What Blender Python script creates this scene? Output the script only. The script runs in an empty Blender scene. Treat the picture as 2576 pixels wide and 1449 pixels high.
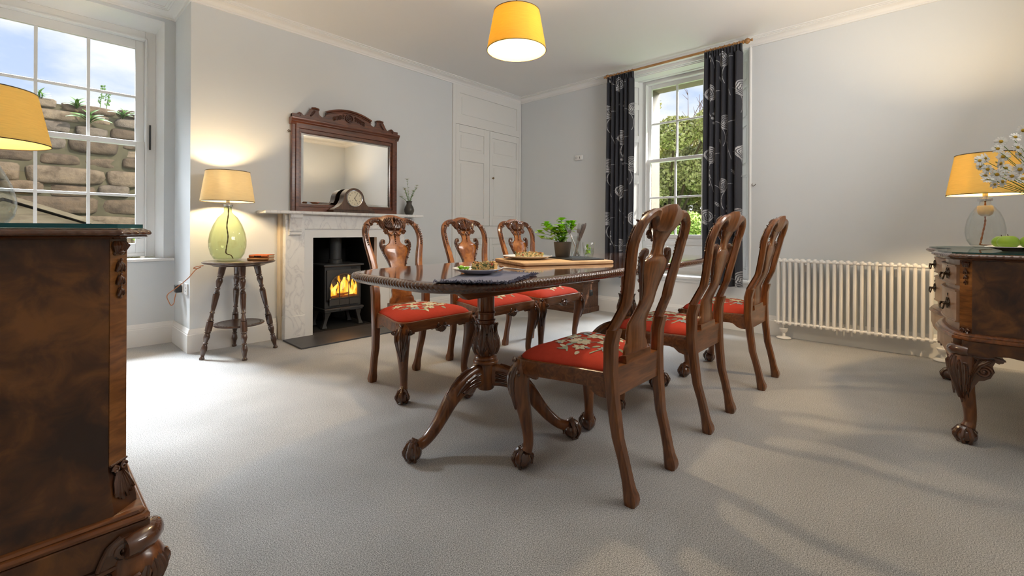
import bpy, bmesh, math, random
import numpy as np
from mathutils import Vector, Matrix
PI = math.pi
random.seed(7); RNG = np.random.default_rng(7)
SC = bpy.context.scene
COL = SC.collection

# ------------------------------------------------------------------ camera
FPX, PY, YAW, ROLL, CAMH = 1133.86, 579.55, 0.7438, 0.0047, 0.95
cam_d = bpy.data.cameras.new('camera'); cam = bpy.data.objects.new('camera', cam_d); COL.objects.link(cam)
cam_d.sensor_width = 36.0; cam_d.lens = 36.0*FPX/2576.0
cam_d.shift_y = (PY-724.5)/2576.0; cam_d.clip_start = 0.02; cam_d.clip_end = 200
_F = Vector((math.cos(YAW), math.sin(YAW), 0)); _r = Vector((math.sin(YAW), -math.cos(YAW), 0)); _u = Vector((0, 0, 1))
_R = _r*math.cos(ROLL)+_u*math.sin(ROLL); _U = -_r*math.sin(ROLL)+_u*math.cos(ROLL)
M = Matrix.Identity(4)
for i in range(3):
    M[i][0] = _R[i]; M[i][1] = _U[i]; M[i][2] = -_F[i]
M[2][3] = CAMH
cam.matrix_world = M
SC.camera = cam

# ------------------------------------------------------------------ world, sun, daylight, exposure
SC.view_settings.view_transform = 'Standard'; SC.view_settings.look = 'None'
SC.view_settings.exposure = 0.38; SC.view_settings.gamma = 1.0
SC.view_settings.use_curve_mapping = False
SC.cycles.max_bounces = 10; SC.cycles.diffuse_bounces = 5; SC.cycles.glossy_bounces = 5
SC.cycles.transmission_bounces = 8; SC.cycles.transparent_max_bounces = 16
SC.cycles.caustics_reflective = False; SC.cycles.caustics_refractive = False
SC.cycles.sample_clamp_indirect = 6.0
SC.cycles.use_denoising = True

W = bpy.data.worlds.new('sky'); SC.world = W; W.use_nodes = True
nt = W.node_tree; nt.nodes.clear()
wo = nt.nodes.new('ShaderNodeOutputWorld'); bg = nt.nodes.new('ShaderNodeBackground')
tc = nt.nodes.new('ShaderNodeTexCoord'); mp = nt.nodes.new('ShaderNodeMapping'); mp.inputs['Scale'].default_value = (1, 1, 2.2)
mp.inputs['Location'].default_value = (0.35, 0.1, 0.2)
n1 = nt.nodes.new('ShaderNodeTexNoise'); n1.inputs['Scale'].default_value = 2.6; n1.inputs['Detail'].default_value = 9; n1.inputs['Roughness'].default_value = .52
cr = nt.nodes.new('ShaderNodeValToRGB'); cr.color_ramp.elements[0].position = .45; cr.color_ramp.elements[1].position = .56
sx = nt.nodes.new('ShaderNodeSeparateXYZ'); cz = nt.nodes.new('ShaderNodeValToRGB')
cz.color_ramp.elements[0].position = 0.02; cz.color_ramp.elements[0].color = (.60, .70, .86, 1)
cz.color_ramp.elements[1].position = .55; cz.color_ramp.elements[1].color = (.33, .47, .78, 1)
mx = nt.nodes.new('ShaderNodeMix'); mx.data_type = 'RGBA'; mx.inputs[7].default_value = (.93, .93, .94, 1)
nt.links.new(tc.outputs['Generated'], mp.inputs['Vector']); nt.links.new(mp.outputs['Vector'], n1.inputs['Vector'])
nt.links.new(tc.outputs['Generated'], sx.inputs[0])
lowc = nt.nodes.new('ShaderNodeMath'); lowc.operation = 'MULTIPLY_ADD'; lowc.inputs[1].default_value = -.55; lowc.inputs[2].default_value = .16
addc = nt.nodes.new('ShaderNodeMath'); addc.operation = 'ADD'
nt.links.new(sx.outputs['Z'], lowc.inputs[0]); nt.links.new(lowc.outputs[0], addc.inputs[0]); nt.links.new(n1.outputs['Fac'], addc.inputs[1]); nt.links.new(addc.outputs[0], cr.inputs['Fac'])
nt.links.new(sx.outputs['Z'], cz.inputs['Fac']); nt.links.new(cr.outputs['Color'], mx.inputs[0])
nt.links.new(cz.outputs['Color'], mx.inputs[6]); nt.links.new(mx.outputs[2], bg.inputs['Color'])
bg.inputs['Strength'].default_value = 1.0
nt.links.new(bg.outputs[0], wo.inputs[0])

def lamp(name, typ, loc, energy, color, target=None, **kw):
    d = bpy.data.lights.new(name, typ); d.energy = energy; d.color = color
    for k, v in kw.items(): setattr(d, k, v)
    o = bpy.data.objects.new(name, d); COL.objects.link(o); o.location = loc
    if target is not None:
        o.rotation_euler = (Vector(target)-Vector(loc)).to_track_quat('-Z', 'Y').to_euler()
    return o
# sun: high, slanting along the window wall so it rakes the left reveal of the far window
lamp('sun', 'SUN', (8, -4, 9), 6.5, (1.0, .93, .82), target=(8-.40, -4+.65, 9-.62), angle=.02)
# the bright sky above each window
lamp('daylight', 'AREA', (.2, 7.75, 4.9), 520, (.86, .93, 1.0), target=(.25, 4.6, 1.2), shape='RECTANGLE', size=2.6, size_y=2.0, spread=math.radians(56))
lamp('daylight', 'AREA', (6.9, 1.7, 4.1), 1200, (.90, .95, 1.0), target=(4.7, 1.95, 1.2), shape='RECTANGLE', size=2.4, size_y=2.0)
# added fill lamp without a real source, out of view, aimed at the ceiling
lamp('room_fill', 'AREA', (2.6, -.6, 2.0), 42, (1.0, .97, .93), target=(2.4, 1.0, 2.76), shape='RECTANGLE', size=1.6, size_y=.7)

# ------------------------------------------------------------------ mesh helpers
class MB:
    def __init__(s): s.v = []; s.f = []; s.m = []; s.n = 0
    def add(s, verts, faces, mi=0):
        b = s.n; verts = [tuple(map(float, p)) for p in verts]
        s.v += verts; s.n += len(verts)
        for f in faces: s.f.append(tuple(b+i for i in f)); s.m.append(mi)
    def box(s, x0, x1, y0, y1, z0, z1, mi=0):
        s.add([(x0, y0, z0), (x1, y0, z0), (x1, y1, z0), (x0, y1, z0), (x0, y0, z1), (x1, y0, z1), (x1, y1, z1), (x0, y1, z1)],
              [(0, 3, 2, 1), (4, 5, 6, 7), (0, 1, 5, 4), (1, 2, 6, 5), (2, 3, 7, 6), (3, 0, 4, 7)], mi)
    def loops(s, L, close=True, cap=True, mi=0):
        n = len(L[0]); V = [p for l in L for p in l]; Fs = []
        for i in range(len(L)-1):
            for j in range(n if close else n-1):
                a = i*n+j; b = i*n+(j+1) % n
                Fs.append((a, b, b+n, a+n))
        if cap and close:
            Fs.append(tuple(range(n-1, -1, -1))); k = (len(L)-1)*n; Fs.append(tuple(range(k, k+n)))
        s.add(V, Fs, mi)
    def lathe(s, prof, c=(0, 0, 0), n=32, mi=0, fn=None, cap=True, axis=None):
        c = Vector(c); L = []
        if axis is not None:
            q = Vector((0, 0, 1)).rotation_difference(Vector(axis).normalized())
        for (r, z) in prof:
            l = []
            for j in range(n):
                t = 2*PI*j/n; rr = r if fn is None else fn(r, z, t)
                p = Vector((rr*math.cos(t), rr*math.sin(t), z))
                if axis is not None: p = q @ p
                l.append(c+p)
            L.append(l)
        s.loops(L, True, cap, mi)
    def tube(s, pts, r, n=8, mi=0, cap=True, flat=1.0, up=None):
        pts = [Vector(p) for p in pts]; N = len(pts)
        if not hasattr(r, '__len__'): r = [r]*N
        T = []
        for i in range(N):
            t = pts[min(i+1, N-1)]-pts[max(i-1, 0)]
            T.append(t.normalized() if t.length > 1e-9 else Vector((0, 0, 1)))
        u = Vector(up) if up is not None else (Vector((0, 0, 1)) if abs(T[0].z) < .9 else Vector((1, 0, 0)))
        L = []
        for i in range(N):
            u = u-T[i]*u.dot(T[i])
            if u.length < 1e-6: u = T[i].orthogonal()
            u.normalize(); w = T[i].cross(u)
            L.append([pts[i]+u*(r[i]*flat*math.cos(2*PI*j/n))+w*(r[i]*math.sin(2*PI*j/n)) for j in range(n)])
        s.loops(L, True, cap, mi)
    def ell(s, c, r, n=12, m=8, mi=0, rot=None):
        c = Vector(c); rx, ry, rz = r if hasattr(r, '__len__') else (r, r, r)
        V = []; Fs = []
        for i in range(m+1):
            ph = PI*i/m
            for j in range(n):
                t = 2*PI*j/n
                p = Vector((rx*math.sin(ph)*math.cos(t), ry*math.sin(ph)*math.sin(t), rz*math.cos(ph)))
                if rot is not None: p = rot @ p
                V.append(c+p)
        for i in range(m):
            for j in range(n):
                a = i*n+j; b = i*n+(j+1) % n
                Fs.append((a, a+n, b+n, b))
        s.add(V, Fs, mi)
    def prism(s, poly, h0, h1, axis='z', mi=0):
        # poly: 2-D points; axis: extrusion axis
        def P(a, b, h): return {'z': (a, b, h), 'y': (a, h, b), 'x': (h, a, b)}[axis]
        s.loops([[P(a, b, h0) for a, b in poly], [P(a, b, h1) for a, b in poly]], True, True, mi)
    def ribbon(s, pts, nrm, wid, h=.004, ridges=3, groove=.0015, k=8, mi=0, thick=.004):
        pts = [Vector(p) for p in pts]; N = len(pts); L = []
        for i in range(N):
            t = (pts[min(i+1, N-1)]-pts[max(i-1, 0)]).normalized()
            n_ = Vector(nrm[i] if hasattr(nrm[0], '__len__') else nrm); n_ = (n_-t*n_.dot(t)).normalized(); w = t.cross(n_)
            top = []
            for j in range(k+1):
                q = -1+2*j/k; lift = h*(1-q*q)+groove*math.cos(ridges*PI*q)*(1-q*q)**.5
                top.append(pts[i]+w*(wid[i]*q)+n_*lift)
            bot = [pts[i]+w*(wid[i]*q)-n_*thick for q in (.8, -.8)]
            L.append(top+bot)
        s.loops(L, True, True, mi)
    def build(s, name, mats, parent=None, smooth=40, bevel=0, seg=2, loc=None, rot=None, sub=0, recalc=True):
        me = bpy.data.meshes.new(name); me.from_pydata(s.v, [], s.f)
        if not isinstance(mats, (list, tuple)): mats = [mats]
        for m in mats: me.materials.append(m)
        me.polygons.foreach_set('material_index', s.m)
        if recalc:
            bm = bmesh.new(); bm.from_mesh(me); bmesh.ops.recalc_face_normals(bm, faces=bm.faces); bm.to_mesh(me); bm.free()
        if smooth:
            me.polygons.foreach_set('use_smooth', [True]*len(me.polygons))
            if smooth < 180: me.set_sharp_from_angle(angle=math.radians(smooth))
        me.update()
        o = bpy.data.objects.new(name, me); COL.objects.link(o)
        if parent is not None: o.parent = parent
        if loc is not None: o.location = loc
        if rot is not None: o.rotation_euler = rot
        if bevel:
            b = o.modifiers.new('bevel', 'BEVEL'); b.width = bevel; b.segments = seg; b.limit_method = 'ANGLE'; b.angle_limit = math.radians(35)
            b.harden_normals = False
        if sub:
            b = o.modifiers.new('sub', 'SUBSURF'); b.levels = sub; b.render_levels = sub
        return o

def npmesh(name, V, Fq, mats, parent=None, mi=None, smooth=True):
    V = np.asarray(V, dtype=np.float32); Fq = np.asarray(Fq, dtype=np.int32); k = Fq.shape[1]
    me = bpy.data.meshes.new(name); me.vertices.add(len(V)); me.vertices.foreach_set('co', V.ravel())
    me.loops.add(Fq.size); me.loops.foreach_set('vertex_index', Fq.ravel())
    me.polygons.add(len(Fq)); me.polygons.foreach_set('loop_start', np.arange(0, Fq.size, k, dtype=np.int32))
    if not isinstance(mats, (list, tuple)): mats = [mats]
    for m in mats: me.materials.append(m)
    if mi is not None: me.polygons.foreach_set('material_index', np.asarray(mi, dtype=np.int32))
    me.polygons.foreach_set('use_smooth', np.full(len(Fq), smooth))
    me.update(calc_edges=True); me.validate()
    o = bpy.data.objects.new(name, me); COL.objects.link(o)
    if parent is not None: o.parent = parent
    return o

def spl(pts, n=6, closed=False):
    pts = [Vector(p) for p in pts]; N = len(pts); out = []
    rng = N if closed else N-1
    for i in range(rng):
        if closed: p0, p1, p2, p3 = pts[i-1], pts[i], pts[(i+1) % N], pts[(i+2) % N]
        else: p0, p1, p2, p3 = pts[max(i-1, 0)], pts[i], pts[i+1], pts[min(i+2, N-1)]
        for k in range(n):
            t = k/n
            out.append(.5*((2*p1)+(p2-p0)*t+(2*p0-5*p1+4*p2-p3)*t*t+(3*p1-p0-3*p2+p3)*t**3))
    if not closed: out.append(pts[-1])
    return out
def interp(x, xs, ys): return float(np.interp(x, xs, ys))
def spiral(c, a, b, R, turns, n=28, r_end=.22, start=0.0, lift=None):
    c = Vector(c); a = Vector(a); b = Vector(b); out = []
    for i in range(n+1):
        t = i/n; r = R*(1-t*(1-r_end)); ang = start+2*PI*turns*t
        p = c+a*(r*math.cos(ang))+b*(r*math.sin(ang))
        if lift is not None: p = p+Vector(lift)*t
        out.append(p)
    return out

def tag(o, label=None, cat=None, group=None, kind=None):
    if label: o['label'] = label
    if cat: o['category'] = cat
    if group: o['group'] = group
    if kind: o['kind'] = kind
    return o
def thing(name, label, cat, loc=(0, 0, 0), rz=0, group=None):
    o = bpy.data.objects.new(name, None); COL.objects.link(o); o.location = loc; o.rotation_euler = (0, 0, rz); o.empty_display_size = .1
    return tag(o, label, cat, group)
def struct(mb, name, mats, **kw):
    o = mb.build(name, mats, **kw); o['kind'] = 'structure'; return o
def dup(root, loc, rz=0, label=None, group=None):
    r = root.copy(); COL.objects.link(r); r.location = loc; r.rotation_euler = (0, 0, rz)
    if label: r['label'] = label
    if group: r['group'] = group
    for ch in list(root.children):
        c = ch.copy(); COL.objects.link(c); c.parent = r
        for g in list(ch.children):
            d = g.copy(); COL.objects.link(d); d.parent = c
    return r

# ------------------------------------------------------------------ materials
def mat(name):
    m = bpy.data.materials.new(name); m.use_nodes = True
    b = m.node_tree.nodes['Principled BSDF']
    return m, m.node_tree.nodes, m.node_tree.links, b
def plain(name, col, rough=.5, metal=0, coat=0, spec=.5, emis=None, es=0, sheen=0, noise=0, nscale=20, bump=0, bscale=60):
    m, N, Lk, b = mat(name)
    b.inputs['Base Color'].default_value = (*col, 1); b.inputs['Roughness'].default_value = rough; b.inputs['Metallic'].default_value = metal
    b.inputs['Coat Weight'].default_value = coat; b.inputs['Specular IOR Level'].default_value = spec; b.inputs['Sheen Weight'].default_value = sheen
    if emis: b.inputs['Emission Color'].default_value = (*emis, 1); b.inputs['Emission Strength'].default_value = es
    t = N.new('ShaderNodeTexCoord')
    if noise:
        n = N.new('ShaderNodeTexNoise'); n.inputs['Scale'].default_value = nscale; n.inputs['Detail'].default_value = 4
        r = N.new('ShaderNodeMix'); r.data_type = 'RGBA'
        r.inputs[6].default_value = (*[c*(1-noise) for c in col], 1); r.inputs[7].default_value = (*[min(1, c*(1+noise)) for c in col], 1)
        Lk.new(t.outputs['Object'], n.inputs['Vector']); Lk.new(n.outputs['Fac'], r.inputs[0]); Lk.new(r.outputs[2], b.inputs['Base Color'])
    if bump:
        n2 = N.new('ShaderNodeTexNoise'); n2.inputs['Scale'].default_value = bscale; n2.inputs['Detail'].default_value = 3
        bp = N.new('ShaderNodeBump'); bp.inputs['Strength'].default_value = bump; bp.inputs['Distance'].default_value = .004
        Lk.new(t.outputs['Object'], n2.inputs['Vector']); Lk.new(n2.outputs['Fac'], bp.inputs['Height']); Lk.new(bp.outputs[0], b.inputs['Normal'])
    return m
def ramp(N, stops):
    r = N.new('ShaderNodeValToRGB'); e = r.color_ramp.elements
    while len(e) < len(stops): e.new(.5)
    for i, (p, c) in enumerate(stops): e[i].position = p; e[i].color = (*c, 1)
    return r
def wood(name, c0, c1, c2, stretch=(3, 3, .35), scale=14, rough=.28, coat=.5, distort=1.2, fine=True):
    m, N, Lk, b = mat(name)
    t = N.new('ShaderNodeTexCoord'); mp = N.new('ShaderNodeMapping'); mp.inputs['Scale'].default_value = stretch
    n = N.new('ShaderNodeTexNoise'); n.inputs['Scale'].default_value = scale; n.inputs['Detail'].default_value = 6; n.inputs['Distortion'].default_value = distort
    r = ramp(N, [(.30, c0), (.5, c1), (.72, c2)])
    Lk.new(t.outputs['Object'], mp.inputs[0]); Lk.new(mp.outputs[0], n.inputs['Vector']); Lk.new(n.outputs['Fac'], r.inputs[0]); Lk.new(r.outputs[0], b.inputs['Base Color'])
    b.inputs['Roughness'].default_value = rough; b.inputs['Coat Weight'].default_value = coat; b.inputs['Coat Roughness'].default_value = .12
    return m
def burr(name, c0, c1, c2, scale=9, rough=.25, coat=.6, stretch=(1, 1, 1)):
    m, N, Lk, b = mat(name)
    t = N.new('ShaderNodeTexCoord'); mp = N.new('ShaderNodeMapping'); mp.inputs['Scale'].default_value = stretch
    n = N.new('ShaderNodeTexNoise'); n.inputs['Scale'].default_value = scale; n.inputs['Detail'].default_value = 8; n.inputs['Distortion'].default_value = .7; n.inputs['Roughness'].default_value = .58
    n2 = N.new('ShaderNodeTexNoise'); n2.inputs['Scale'].default_value = scale*.33; n2.inputs['Detail'].default_value = 3
    ad = N.new('ShaderNodeMath'); ad.operation = 'MULTIPLY_ADD'; ad.inputs[1].default_value = .55
    sb = N.new('ShaderNodeMath'); sb.operation = 'MULTIPLY'; sb.inputs[1].default_value = .45
    r = ramp(N, [(.39, c0), (.5, c1), (.60, c2)])
    Lk.new(t.outputs['Object'], mp.inputs[0])
    for q in (n, n2): Lk.new(mp.outputs[0], q.inputs['Vector'])
    Lk.new(n2.outputs['Fac'], sb.inputs[0]); Lk.new(n.outputs['Fac'], ad.inputs[0]); Lk.new(sb.outputs[0], ad.inputs[2])
    Lk.new(ad.outputs[0], r.inputs[0]); Lk.new(r.outputs[0], b.inputs['Base Color'])
    b.inputs['Roughness'].default_value = rough; b.inputs['Coat Weight'].default_value = coat; b.inputs['Coat Roughness'].default_value = .08
    return m
def glassy(name, tint=(1, 1, 1), ior=1.45, rough=0.0, minrefl=.0, bump=0):
    # thin-walled glass: tinted see-through plus Fresnel reflection
    m, N, Lk, b = mat(name); N.remove(b); out = [n for n in N if n.type == 'OUTPUT_MATERIAL'][0]
    tr = N.new('ShaderNodeBsdfTransparent'); tr.inputs[0].default_value = (*tint, 1)
    gl = N.new('ShaderNodeBsdfGlossy'); gl.inputs['Roughness'].default_value = rough
    lw = N.new('ShaderNodeLayerWeight'); lw.inputs['Blend'].default_value = .5; pw = N.new('ShaderNodeMath'); pw.operation = 'POWER'; pw.inputs[1].default_value = 4.0; fr = N.new('ShaderNodeMath'); fr.operation = 'MULTIPLY_ADD'; fr.inputs[1].default_value = .75; fr.inputs[2].default_value = ((ior-1)/(ior+1))**2; Lk.new(lw.outputs['Facing'], pw.inputs[0]); Lk.new(pw.outputs[0], fr.inputs[0])
    mx = N.new('ShaderNodeMixShader')
    if bump:
        t = N.new('ShaderNodeTexCoord'); n2 = N.new('ShaderNodeTexNoise'); n2.inputs['Scale'].default_value = 45; bp = N.new('ShaderNodeBump'); bp.inputs['Strength'].default_value = bump; bp.inputs['Distance'].default_value = .004
        Lk.new(t.outputs['Object'], n2.inputs['Vector']); Lk.new(n2.outputs['Fac'], bp.inputs['Height']); Lk.new(bp.outputs[0], gl.inputs['Normal']); Lk.new(bp.outputs[0], lw.inputs['Normal'])
    Lk.new(fr.outputs[0], mx.inputs[0]); Lk.new(tr.outputs[0], mx.inputs[1]); Lk.new(gl.outputs[0], mx.inputs[2]); Lk.new(mx.outputs[0], out.inputs[0])
    return m
def emit(name, col, s):
    m, N, Lk, b = mat(name); N.remove(b); out = [n for n in N if n.type == 'OUTPUT_MATERIAL'][0]
    e = N.new('ShaderNodeEmission'); e.inputs[0].default_value = (*col, 1); e.inputs[1].default_value = s; Lk.new(e.outputs[0], out.inputs[0]); return m
def shade_cloth(name, col, trans):
    m, N, Lk, b = mat(name); N.remove(b); out = [n for n in N if n.type == 'OUTPUT_MATERIAL'][0]
    t = N.new('ShaderNodeTexCoord'); mp = N.new('ShaderNodeMapping'); mp.inputs['Scale'].default_value = (12, 12, 260)
    n = N.new('ShaderNodeTexNoise'); n.inputs['Scale'].default_value = 1.6; n.inputs['Detail'].default_value = 3
    r = N.new('ShaderNodeMix'); r.data_type = 'RGBA'; r.inputs[6].default_value = (*[c*.84 for c in col], 1); r.inputs[7].default_value = (*[min(1, c*1.12) for c in col], 1)
    d = N.new('ShaderNodeBsdfDiffuse'); tl = N.new('ShaderNodeBsdfTranslucent'); mx = N.new('ShaderNodeMixShader'); mx.inputs[0].default_value = trans
    Lk.new(t.outputs['Object'], mp.inputs[0]); Lk.new(mp.outputs[0], n.inputs['Vector']); Lk.new(n.outputs['Fac'], r.inputs[0])
    Lk.new(r.outputs[2], d.inputs[0]); Lk.new(r.outputs[2], tl.inputs[0]); Lk.new(d.outputs[0], mx.inputs[1]); Lk.new(tl.outputs[0], mx.inputs[2]); Lk.new(mx.outputs[0], out.inputs[0])
    return m

m_wall = plain('pale_grey_paint', (.66, .69, .71), .85, noise=.015, nscale=2, bump=.05, bscale=90)
m_white = plain('white_gloss_paint', (.80, .80, .79), .38, noise=.01)
m_trim = plain('white_satin_paint', (.80, .80, .79), .5)
m_ceil = plain('ceiling_paint', (.80, .80, .79), .9)
m_cup = plain('cupboard_paint', (.76, .76, .74), .45)
# carpet
m_carpet, N, Lk, b = mat('grey_wool_carpet')
t = N.new('ShaderNodeTexCoord'); n = N.new('ShaderNodeTexNoise'); n.inputs['Scale'].default_value = 300; n.inputs['Detail'].default_value = 2; n.inputs['Roughness'].default_value = .8
n2 = N.new('ShaderNodeTexNoise'); n2.inputs['Scale'].default_value = 3.5; n2.inputs['Detail'].default_value = 3
r = ramp(N, [(.34, (.115, .113, .110)), (.5, (.355, .35, .34)), (.65, (.66, .65, .635))]); r2 = ramp(N, [(.3, (.9, .9, .9)), (.7, (1.05, 1.05, 1.05))])
mxx = N.new('ShaderNodeMix'); mxx.data_type = 'RGBA'; mxx.blend_type = 'MULTIPLY'; mxx.inputs[0].default_value = 1
bp = N.new('ShaderNodeBump'); bp.inputs['Strength'].default_value = .12; bp.inputs['Distance'].default_value = .003
for q in (n, n2): Lk.new(t.outputs['Object'], q.inputs['Vector'])
Lk.new(n.outputs['Fac'], r.inputs[0]); Lk.new(n2.outputs['Fac'], r2.inputs[0]); Lk.new(r.outputs[0], mxx.inputs[6]); Lk.new(r2.outputs[0], mxx.inputs[7])
Lk.new(mxx.outputs[2], b.inputs['Base Color']); Lk.new(n.outputs['Fac'], bp.inputs['Height']); Lk.new(bp.outputs[0], b.inputs['Normal'])
b.inputs['Roughness'].default_value = 1; b.inputs['Specular IOR Level'].default_value = .1; b.inputs['Sheen Weight'].default_value = .25
# marble
m_marble, N, Lk, b = mat('white_veined_marble')
t = N.new('ShaderNodeTexCoord'); mp = N.new('ShaderNodeMapping'); mp.inputs['Rotation'].default_value = (.3, .6, .4); mp.inputs['Scale'].default_value = (1, 1, .55)
n = N.new('ShaderNodeTexNoise'); n.inputs['Scale'].default_value = 8; n.inputs['Detail'].default_value = 9; n.inputs['Distortion'].default_value = 1.5
ab = N.new('ShaderNodeMath'); ab.operation = 'SUBTRACT'; ab.inputs[1].default_value = .5; a2 = N.new('ShaderNodeMath'); a2.operation = 'ABSOLUTE'
r = ramp(N, [(0, (.62, .62, .63)), (.015, (.72, .72, .72)), (.06, (.79, .79, .78)), (.3, (.82, .82, .81))])
Lk.new(t.outputs['Object'], mp.inputs[0]); Lk.new(mp.outputs[0], n.inputs['Vector']); Lk.new(n.outputs['Fac'], ab.inputs[0]); Lk.new(ab.outputs[0], a2.inputs[0]); Lk.new(a2.outputs[0], r.inputs[0]); Lk.new(r.outputs[0], b.inputs['Base Color'])
b.inputs['Roughness'].default_value = .3
m_slate = plain('dark_hearth_slate', (.045, .047, .052), .45, noise=.5, nscale=7, bump=.12, bscale=30)
m_soot = plain('sooty_black_lining', (.012, .012, .012), .9)
m_iron = plain('black_cast_iron', (.045, .047, .050), .5, noise=.12, nscale=60, bump=.08, bscale=220)
m_walnut = wood('polished_walnut', (.070, .020, .0045), (.150, .048, .012), (.245, .088, .025), coat=.35)
m_walnut_h = wood('polished_walnut_rail', (.065, .019, .0045), (.145, .046, .012), (.235, .084, .024), stretch=(.35, 3, 3), coat=.35)
m_carve = plain('carved_dark_walnut', (.085, .030, .012), .2, coat=.9, noise=.35, nscale=40)
m_burr = burr('burr_walnut_veneer', (.11, .032, .006), (.235, .075, .013), (.36, .135, .028), scale=16)
m_burrd = burr('dark_burr_walnut', (.022, .007, .003), (.070, .023, .006), (.165, .060, .013), scale=13, rough=.3, coat=.35)
m_band = wood('crossbanded_walnut', (.085, .028, .007), (.16, .058, .013), (.24, .095, .024), stretch=(2, 2, 9), scale=9, distort=.6)
m_front = burr('window_lit_walnut_front', (.22, .11, .052), (.36, .195, .10), (.46, .28, .155), scale=5, rough=.35, coat=.3)  # sideboard front: walnut paled in its colour for the window light on it
m_table = burr('mahogany_table_top', (.085, .030, .012), (.15, .058, .024), (.21, .088, .038), scale=5, rough=.06, coat=1.0, stretch=(.5, 3, 1))
m_mahog = wood('red_mahogany', (.055, .014, .006), (.11, .030, .012), (.17, .05, .02), stretch=(.5, 3, 3), rough=.3)
m_mahogc = plain('carved_mahogany', (.065, .018, .009), .32, coat=.3, noise=.3, nscale=30)
m_stool = wood('dark_oak', (.028, .011, .006), (.05, .022, .012), (.085, .04, .024), rough=.3)
m_chest = wood('old_stained_pine', (.04, .015, .007), (.085, .035, .016), (.15, .065, .032), stretch=(3, .4, 3), rough=.55, coat=.1, scale=10)
m_red = plain('red_wool_upholstery', (.46, .050, .026), .9, spec=.12, sheen=.0, noise=.1, nscale=60, bump=.2, bscale=500)
m_emb1 = plain('cream_wool_stitching', (.66, .57, .39), .9, bump=.3, bscale=400, noise=.2, nscale=60)
m_emb2 = plain('sage_wool_stitching', (.33, .36, .24), .9, bump=.3, bscale=400, noise=.2, nscale=60)
m_emb3 = plain('blue_grey_wool_stitching', (.30, .35, .36), .9, noise=.2, nscale=60)
m_brass = plain('dark_bronze', (.10, .07, .045), .35, metal=.9)
m_knob = plain('aged_brass', (.25, .19, .11), .35, metal=1)
m_steel = plain('polished_steel', (.62, .62, .63), .16, metal=1)
m_mirror = plain('silvered_glass', (.92, .91, .88), .015, metal=1)
m_pane = glassy('window_pane', (.98, .985, .985), 1.35)
m_clear = glassy('clear_glass', (.965, .975, .97), 1.45, bump=.05)
m_bubble = glassy('seeded_clear_glass', (.90, .92, .92), 1.5, .05, bump=.5)
m_green = glassy('green_glass', (.885, .92, .80), 1.45, .02, bump=.15)
m_sheet = glassy('sheet_glass', (.80, .92, .89), 1.45)
m_sheetedge = plain('glass_edge_teal', (.01, .07, .075), .1)
m_cream = shade_cloth('cream_linen_shade', (.88, .80, .60), .6)
m_ochre = shade_cloth('ochre_linen_shade', (.86, .69, .25), .32)
m_mustard = shade_cloth('mustard_linen_shade', (.84, .62, .15), .5)
m_shadein = plain('white_shade_lining', (.85, .83, .76), .8)
m_flex = plain('brown_twisted_flex', (.10, .045, .02), .7)
m_copper = plain('orange_flex', (.36, .12, .035), .6)
m_plastic = plain('white_plastic', (.78, .78, .77), .35)
m_black = plain('black_plastic', (.012, .012, .013), .4)
m_rad = plain('white_radiator_enamel', (.82, .80, .77), .32)
m_pole = wood('honey_beech', (.28, .13, .04), (.38, .19, .065), (.46, .25, .10), stretch=(3, .4, 3), rough=.4, coat=.2)
m_plate = plain('white_glazed_china', (.82, .81, .79), .15)
m_board = wood('pale_beech_board', (.50, .30, .14), (.62, .40, .21), (.70, .50, .29), stretch=(.5, 4, 4), rough=.55, coat=0, scale=8)
m_slateb = plain('black_slate', (.02, .022, .026), .5, bump=.2, bscale=50)
m_pot = plain('taupe_stoneware', (.10, .078, .058), .75, noise=.1)
m_soil = plain('dark_compost', (.015, .010, .007), .95)
m_leaf = plain('fresh_mint_leaf', (.30, .60, .03), .45, noise=.25, nscale=30)
m_leafd = plain('stem_green', (.12, .24, .04), .5)
m_nap = plain('slate_blue_linen', (.07, .072, .135), .95, sheen=.3, noise=.25, nscale=150, bump=.4, bscale=400)
m_pastry = plain('golden_pastry', (.60, .36, .13), .7, noise=.3, nscale=60, bump=.4, bscale=120)
m_fill1 = plain('egg_filling', (.56, .38, .13), .6, noise=.25, nscale=60)
m_fill2 = plain('dark_green_spinach', (.055, .085, .025), .6, noise=.3)
m_fill3 = plain('roasted_red_pepper', (.36, .06, .015), .5, noise=.3)
m_mott, N, Lk, b = mat('mottled_tart_filling'); t = N.new('ShaderNodeTexCoord'); n = N.new('ShaderNodeTexVoronoi'); n.inputs['Scale'].default_value = 170
n2 = N.new('ShaderNodeTexNoise'); n2.inputs['Scale'].default_value = 90; n2.inputs['Detail'].default_value = 3; sx2 = N.new('ShaderNodeSeparateColor'); av = N.new('ShaderNodeMath'); av.operation = 'MULTIPLY_ADD'; av.inputs[1].default_value = .5; hv = N.new('ShaderNodeMath'); hv.operation = 'MULTIPLY'; hv.inputs[1].default_value = .5
r = ramp(N, [(.25, (.05, .075, .02)), (.38, (.12, .13, .035)), (.48, (.48, .34, .13)), (.62, (.62, .46, .20)), (.78, (.42, .20, .05))]); bp = N.new('ShaderNodeBump'); bp.inputs['Strength'].default_value = .6; bp.inputs['Distance'].default_value = .002
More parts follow.
